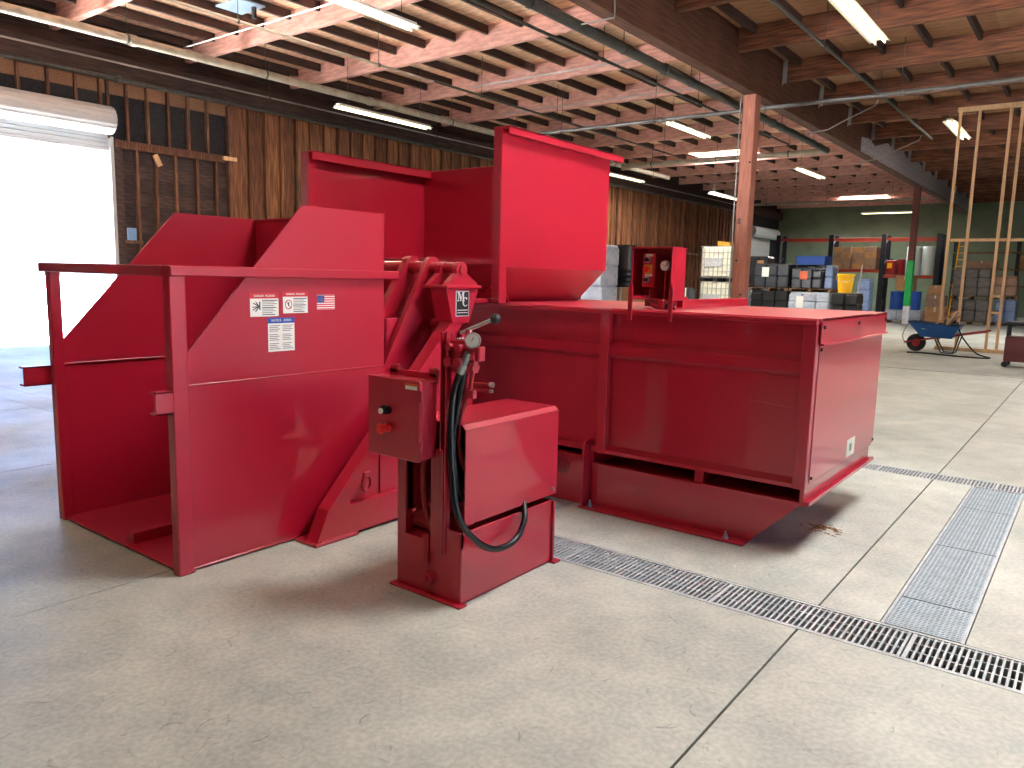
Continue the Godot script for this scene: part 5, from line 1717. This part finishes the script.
func build_stud_frame() -> void:
	var t := thing("stud_frame", "tall frame of pale raw lumber studs at the right edge", "frame", Vector3(-2.0, 0, -22.0))
	for x in [-3.24, -2.83, -2.19, -1.97, -1.2, -0.5]:
		var z := -22.0 if x != -1.97 else -22.06
		obj("stud", one_box(Vector3(x - 0.032, 0.09, z - 0.035), Vector3(x + 0.032, 5.8, z + 0.035), 0.005), M.lumber, t)
	obj("top_plate", one_box(Vector3(-3.3, 5.8, -22.07), Vector3(-0.4, 5.9, -21.93), 0.005), M.lumber, t)
	obj("bottom_plate", one_box(Vector3(-3.3, 0.0, -22.1), Vector3(-0.4, 0.09, -21.93), 0.005), M.lumber, t)
	obj("mid_rail", one_box(Vector3(-3.2, 2.70, -22.14), Vector3(-0.4, 2.77, -22.096), 0.005), M.lumber, t)
	for y in [1.35, 0.95]:
		obj("rung", one_box(Vector3(-2.15, y, -22.02), Vector3(-1.99, y + 0.06, -21.96), 0.004), M.lumber, t)
	var c := thing("tool_cart", "dark rolling cart with black top at the right picture edge", "cart", Vector3(-1.25, 0, -18.5))
	obj("cabinet", one_box(Vector3(-1.50, 0.12, -18.9), Vector3(-0.7, 0.62, -18.3), 0.012), mat(Color(0.30, 0.10, 0.10), 0.45), c)
	obj("top", one_box(Vector3(-1.52, 0.85, -18.92), Vector3(-0.68, 0.92, -18.28), 0.01), M.black, c)
	for x in [-1.47, -0.74]:
		for z in [-18.86, -18.34]:
			obj("leg", one_box(Vector3(x - 0.02, 0.6, z - 0.02), Vector3(x + 0.02, 0.86, z + 0.02)), M.black, c)
			var st := mb()
			cyl(st, Vector3(x, 0.06, z - 0.02), Vector3(x, 0.06, z + 0.02), 0.06, -1.0, 14)
			obj("caster", st, M.rubber, c)
	var h := thing("floor_hose", "dark hose trailing across the floor right of the wheelbarrow", "hose", Vector3(-2.2, 0.02, -20.4))
	var s2 := mb()
	tube(s2, curve([Vector3(-2.7, 0.75, -20.9), Vector3(-2.55, 0.45, -20.6), Vector3(-2.2, 0.1, -20.3), Vector3(-1.9, 0.02, -20.1), Vector3(-2.5, 0.02, -20.0), Vector3(-3.2, 0.02, -20.3), Vector3(-3.6, 0.02, -20.2)], 6), 0.018, 8)
	obj("tubing", s2, M.rubber, h)
	# chips of rusty swarf on the floor by the press
	var r := RandomNumberGenerator.new()
	r.seed = 77
	var sw := mb()
	for k in 60:
		var p := Vector3(-1.30 + r.randfn(0.0, 0.05), 0.004, -5.12 + r.randfn(0.0, 0.05))
		var a := r.randf() * TAU
		beam(sw, p, p + Vector3(cos(a), 0.02, sin(a)) * 0.03, 0.003, 0.003)
	var so := obj("wood_shavings", sw, mat(Color(0.62, 0.38, 0.18), 0.8))
	tag(so, "little heap of orange shavings on the floor beside the press end", "shavings")
	so.set_meta("kind", "stuff")

# ----------------------------------------------------------------
func _ready() -> void:
	rng.seed = 4242
	# camera
	var cam := Camera3D.new()
	cam.name = "Camera"
	cam.fov = 53.205
	cam.position = Vector3(0, 1.6, 0)
	cam.rotation_order = EULER_ORDER_YXZ
	cam.rotation_degrees = Vector3(-8.038, 37.363, 1.36)
	cam.near = 0.05
	cam.far = 400.0
	add_child(cam)
	cam.current = true
	# sky and exposure
	var sky_m := ProceduralSkyMaterial.new()
	sky_m.sky_top_color = Color(0.45, 0.66, 1.0)
	sky_m.sky_horizon_color = Color(0.74, 0.87, 1.0)
	sky_m.ground_bottom_color = Color(0.6, 0.6, 0.6)
	sky_m.ground_horizon_color = Color(0.85, 0.88, 0.9)
	sky_m.sky_energy_multiplier = 1.5
	sky_m.ground_energy_multiplier = 1.5
	var sky := Sky.new()
	sky.sky_material = sky_m
	var env := Environment.new()
	env.background_mode = Environment.BG_SKY
	env.sky = sky
	env.tonemap_mode = Environment.TONE_MAPPER_LINEAR
	env.tonemap_exposure = 2.05
	env.sdfgi_enabled = true
	env.ssao_enabled = true
	env.ssil_enabled = true
	var we := WorldEnvironment.new()
	we.name = "WorldEnvironment"
	we.environment = env
	add_child(we)
	# sun outside
	var sun := DirectionalLight3D.new()
	sun.name = "Sun"
	sun.light_energy = 85.0
	sun.light_color = Color(1.0, 0.985, 0.96)
	sun.light_angular_distance = 0.6
	sun.shadow_enabled = true
	add_child(sun)
	sun.look_at_from_position(Vector3(-2, 20, 12), Vector3(0, 0, 0))
	make_materials()
	# large structure
	holes = [[-11.2, -10.4, P0 - 0.07, P0 - PS + 0.6], [-13.4, -11.0, P0 - PS * 7 - 0.07, P0 - PS * 8 + 0.07], [-12.4, -10.0, P0 - PS * 13 - 0.07, P0 - PS * 14 + 0.07], [-1.6, 0.8, P0 - PS * 7 - 0.07, P0 - PS * 8 + 0.07], [-1.0, 1.0, P0 + PS - 0.07, P0 + 0.07], [-0.2, 1.0, P0 - PS * 2 - 0.07, P0 - PS * 3 + 0.07]]  # last two skylights are unseen, added to light the machine and floor
	build_floor()
	build_walls()
	build_doors()
	build_roof()
	for i in holes.size():
		skylight(i + 1, holes[i][0], holes[i][1], holes[i][2], holes[i][3])
	var gr := struct("floor_yard")
	var yard := mb()
	bx(yard, Vector3(-120, -0.4, -120), Vector3(XL - 0.3, -0.03, 120))
	bx(yard, Vector3(XL - 0.3, -0.4, ZN + 0.3), Vector3(XR + 0.3, -0.03, 120))
	obj("paving", yard, M.asphalt, gr)
	obj("blacktop", one_box(Vector3(XR + 0.3, -0.4, -120), Vector3(120, -0.03, 120)), M.blacktop, gr)
	build_posts()
	# objects
	build_press()
	build_bin_carrier()
	build_frame()
	build_power_unit()
	build_drains()
	build_lamps()
	build_pipes()
	build_panel()
	build_rack()
	build_goods()
	build_wheelbarrow()
	build_stud_frame()
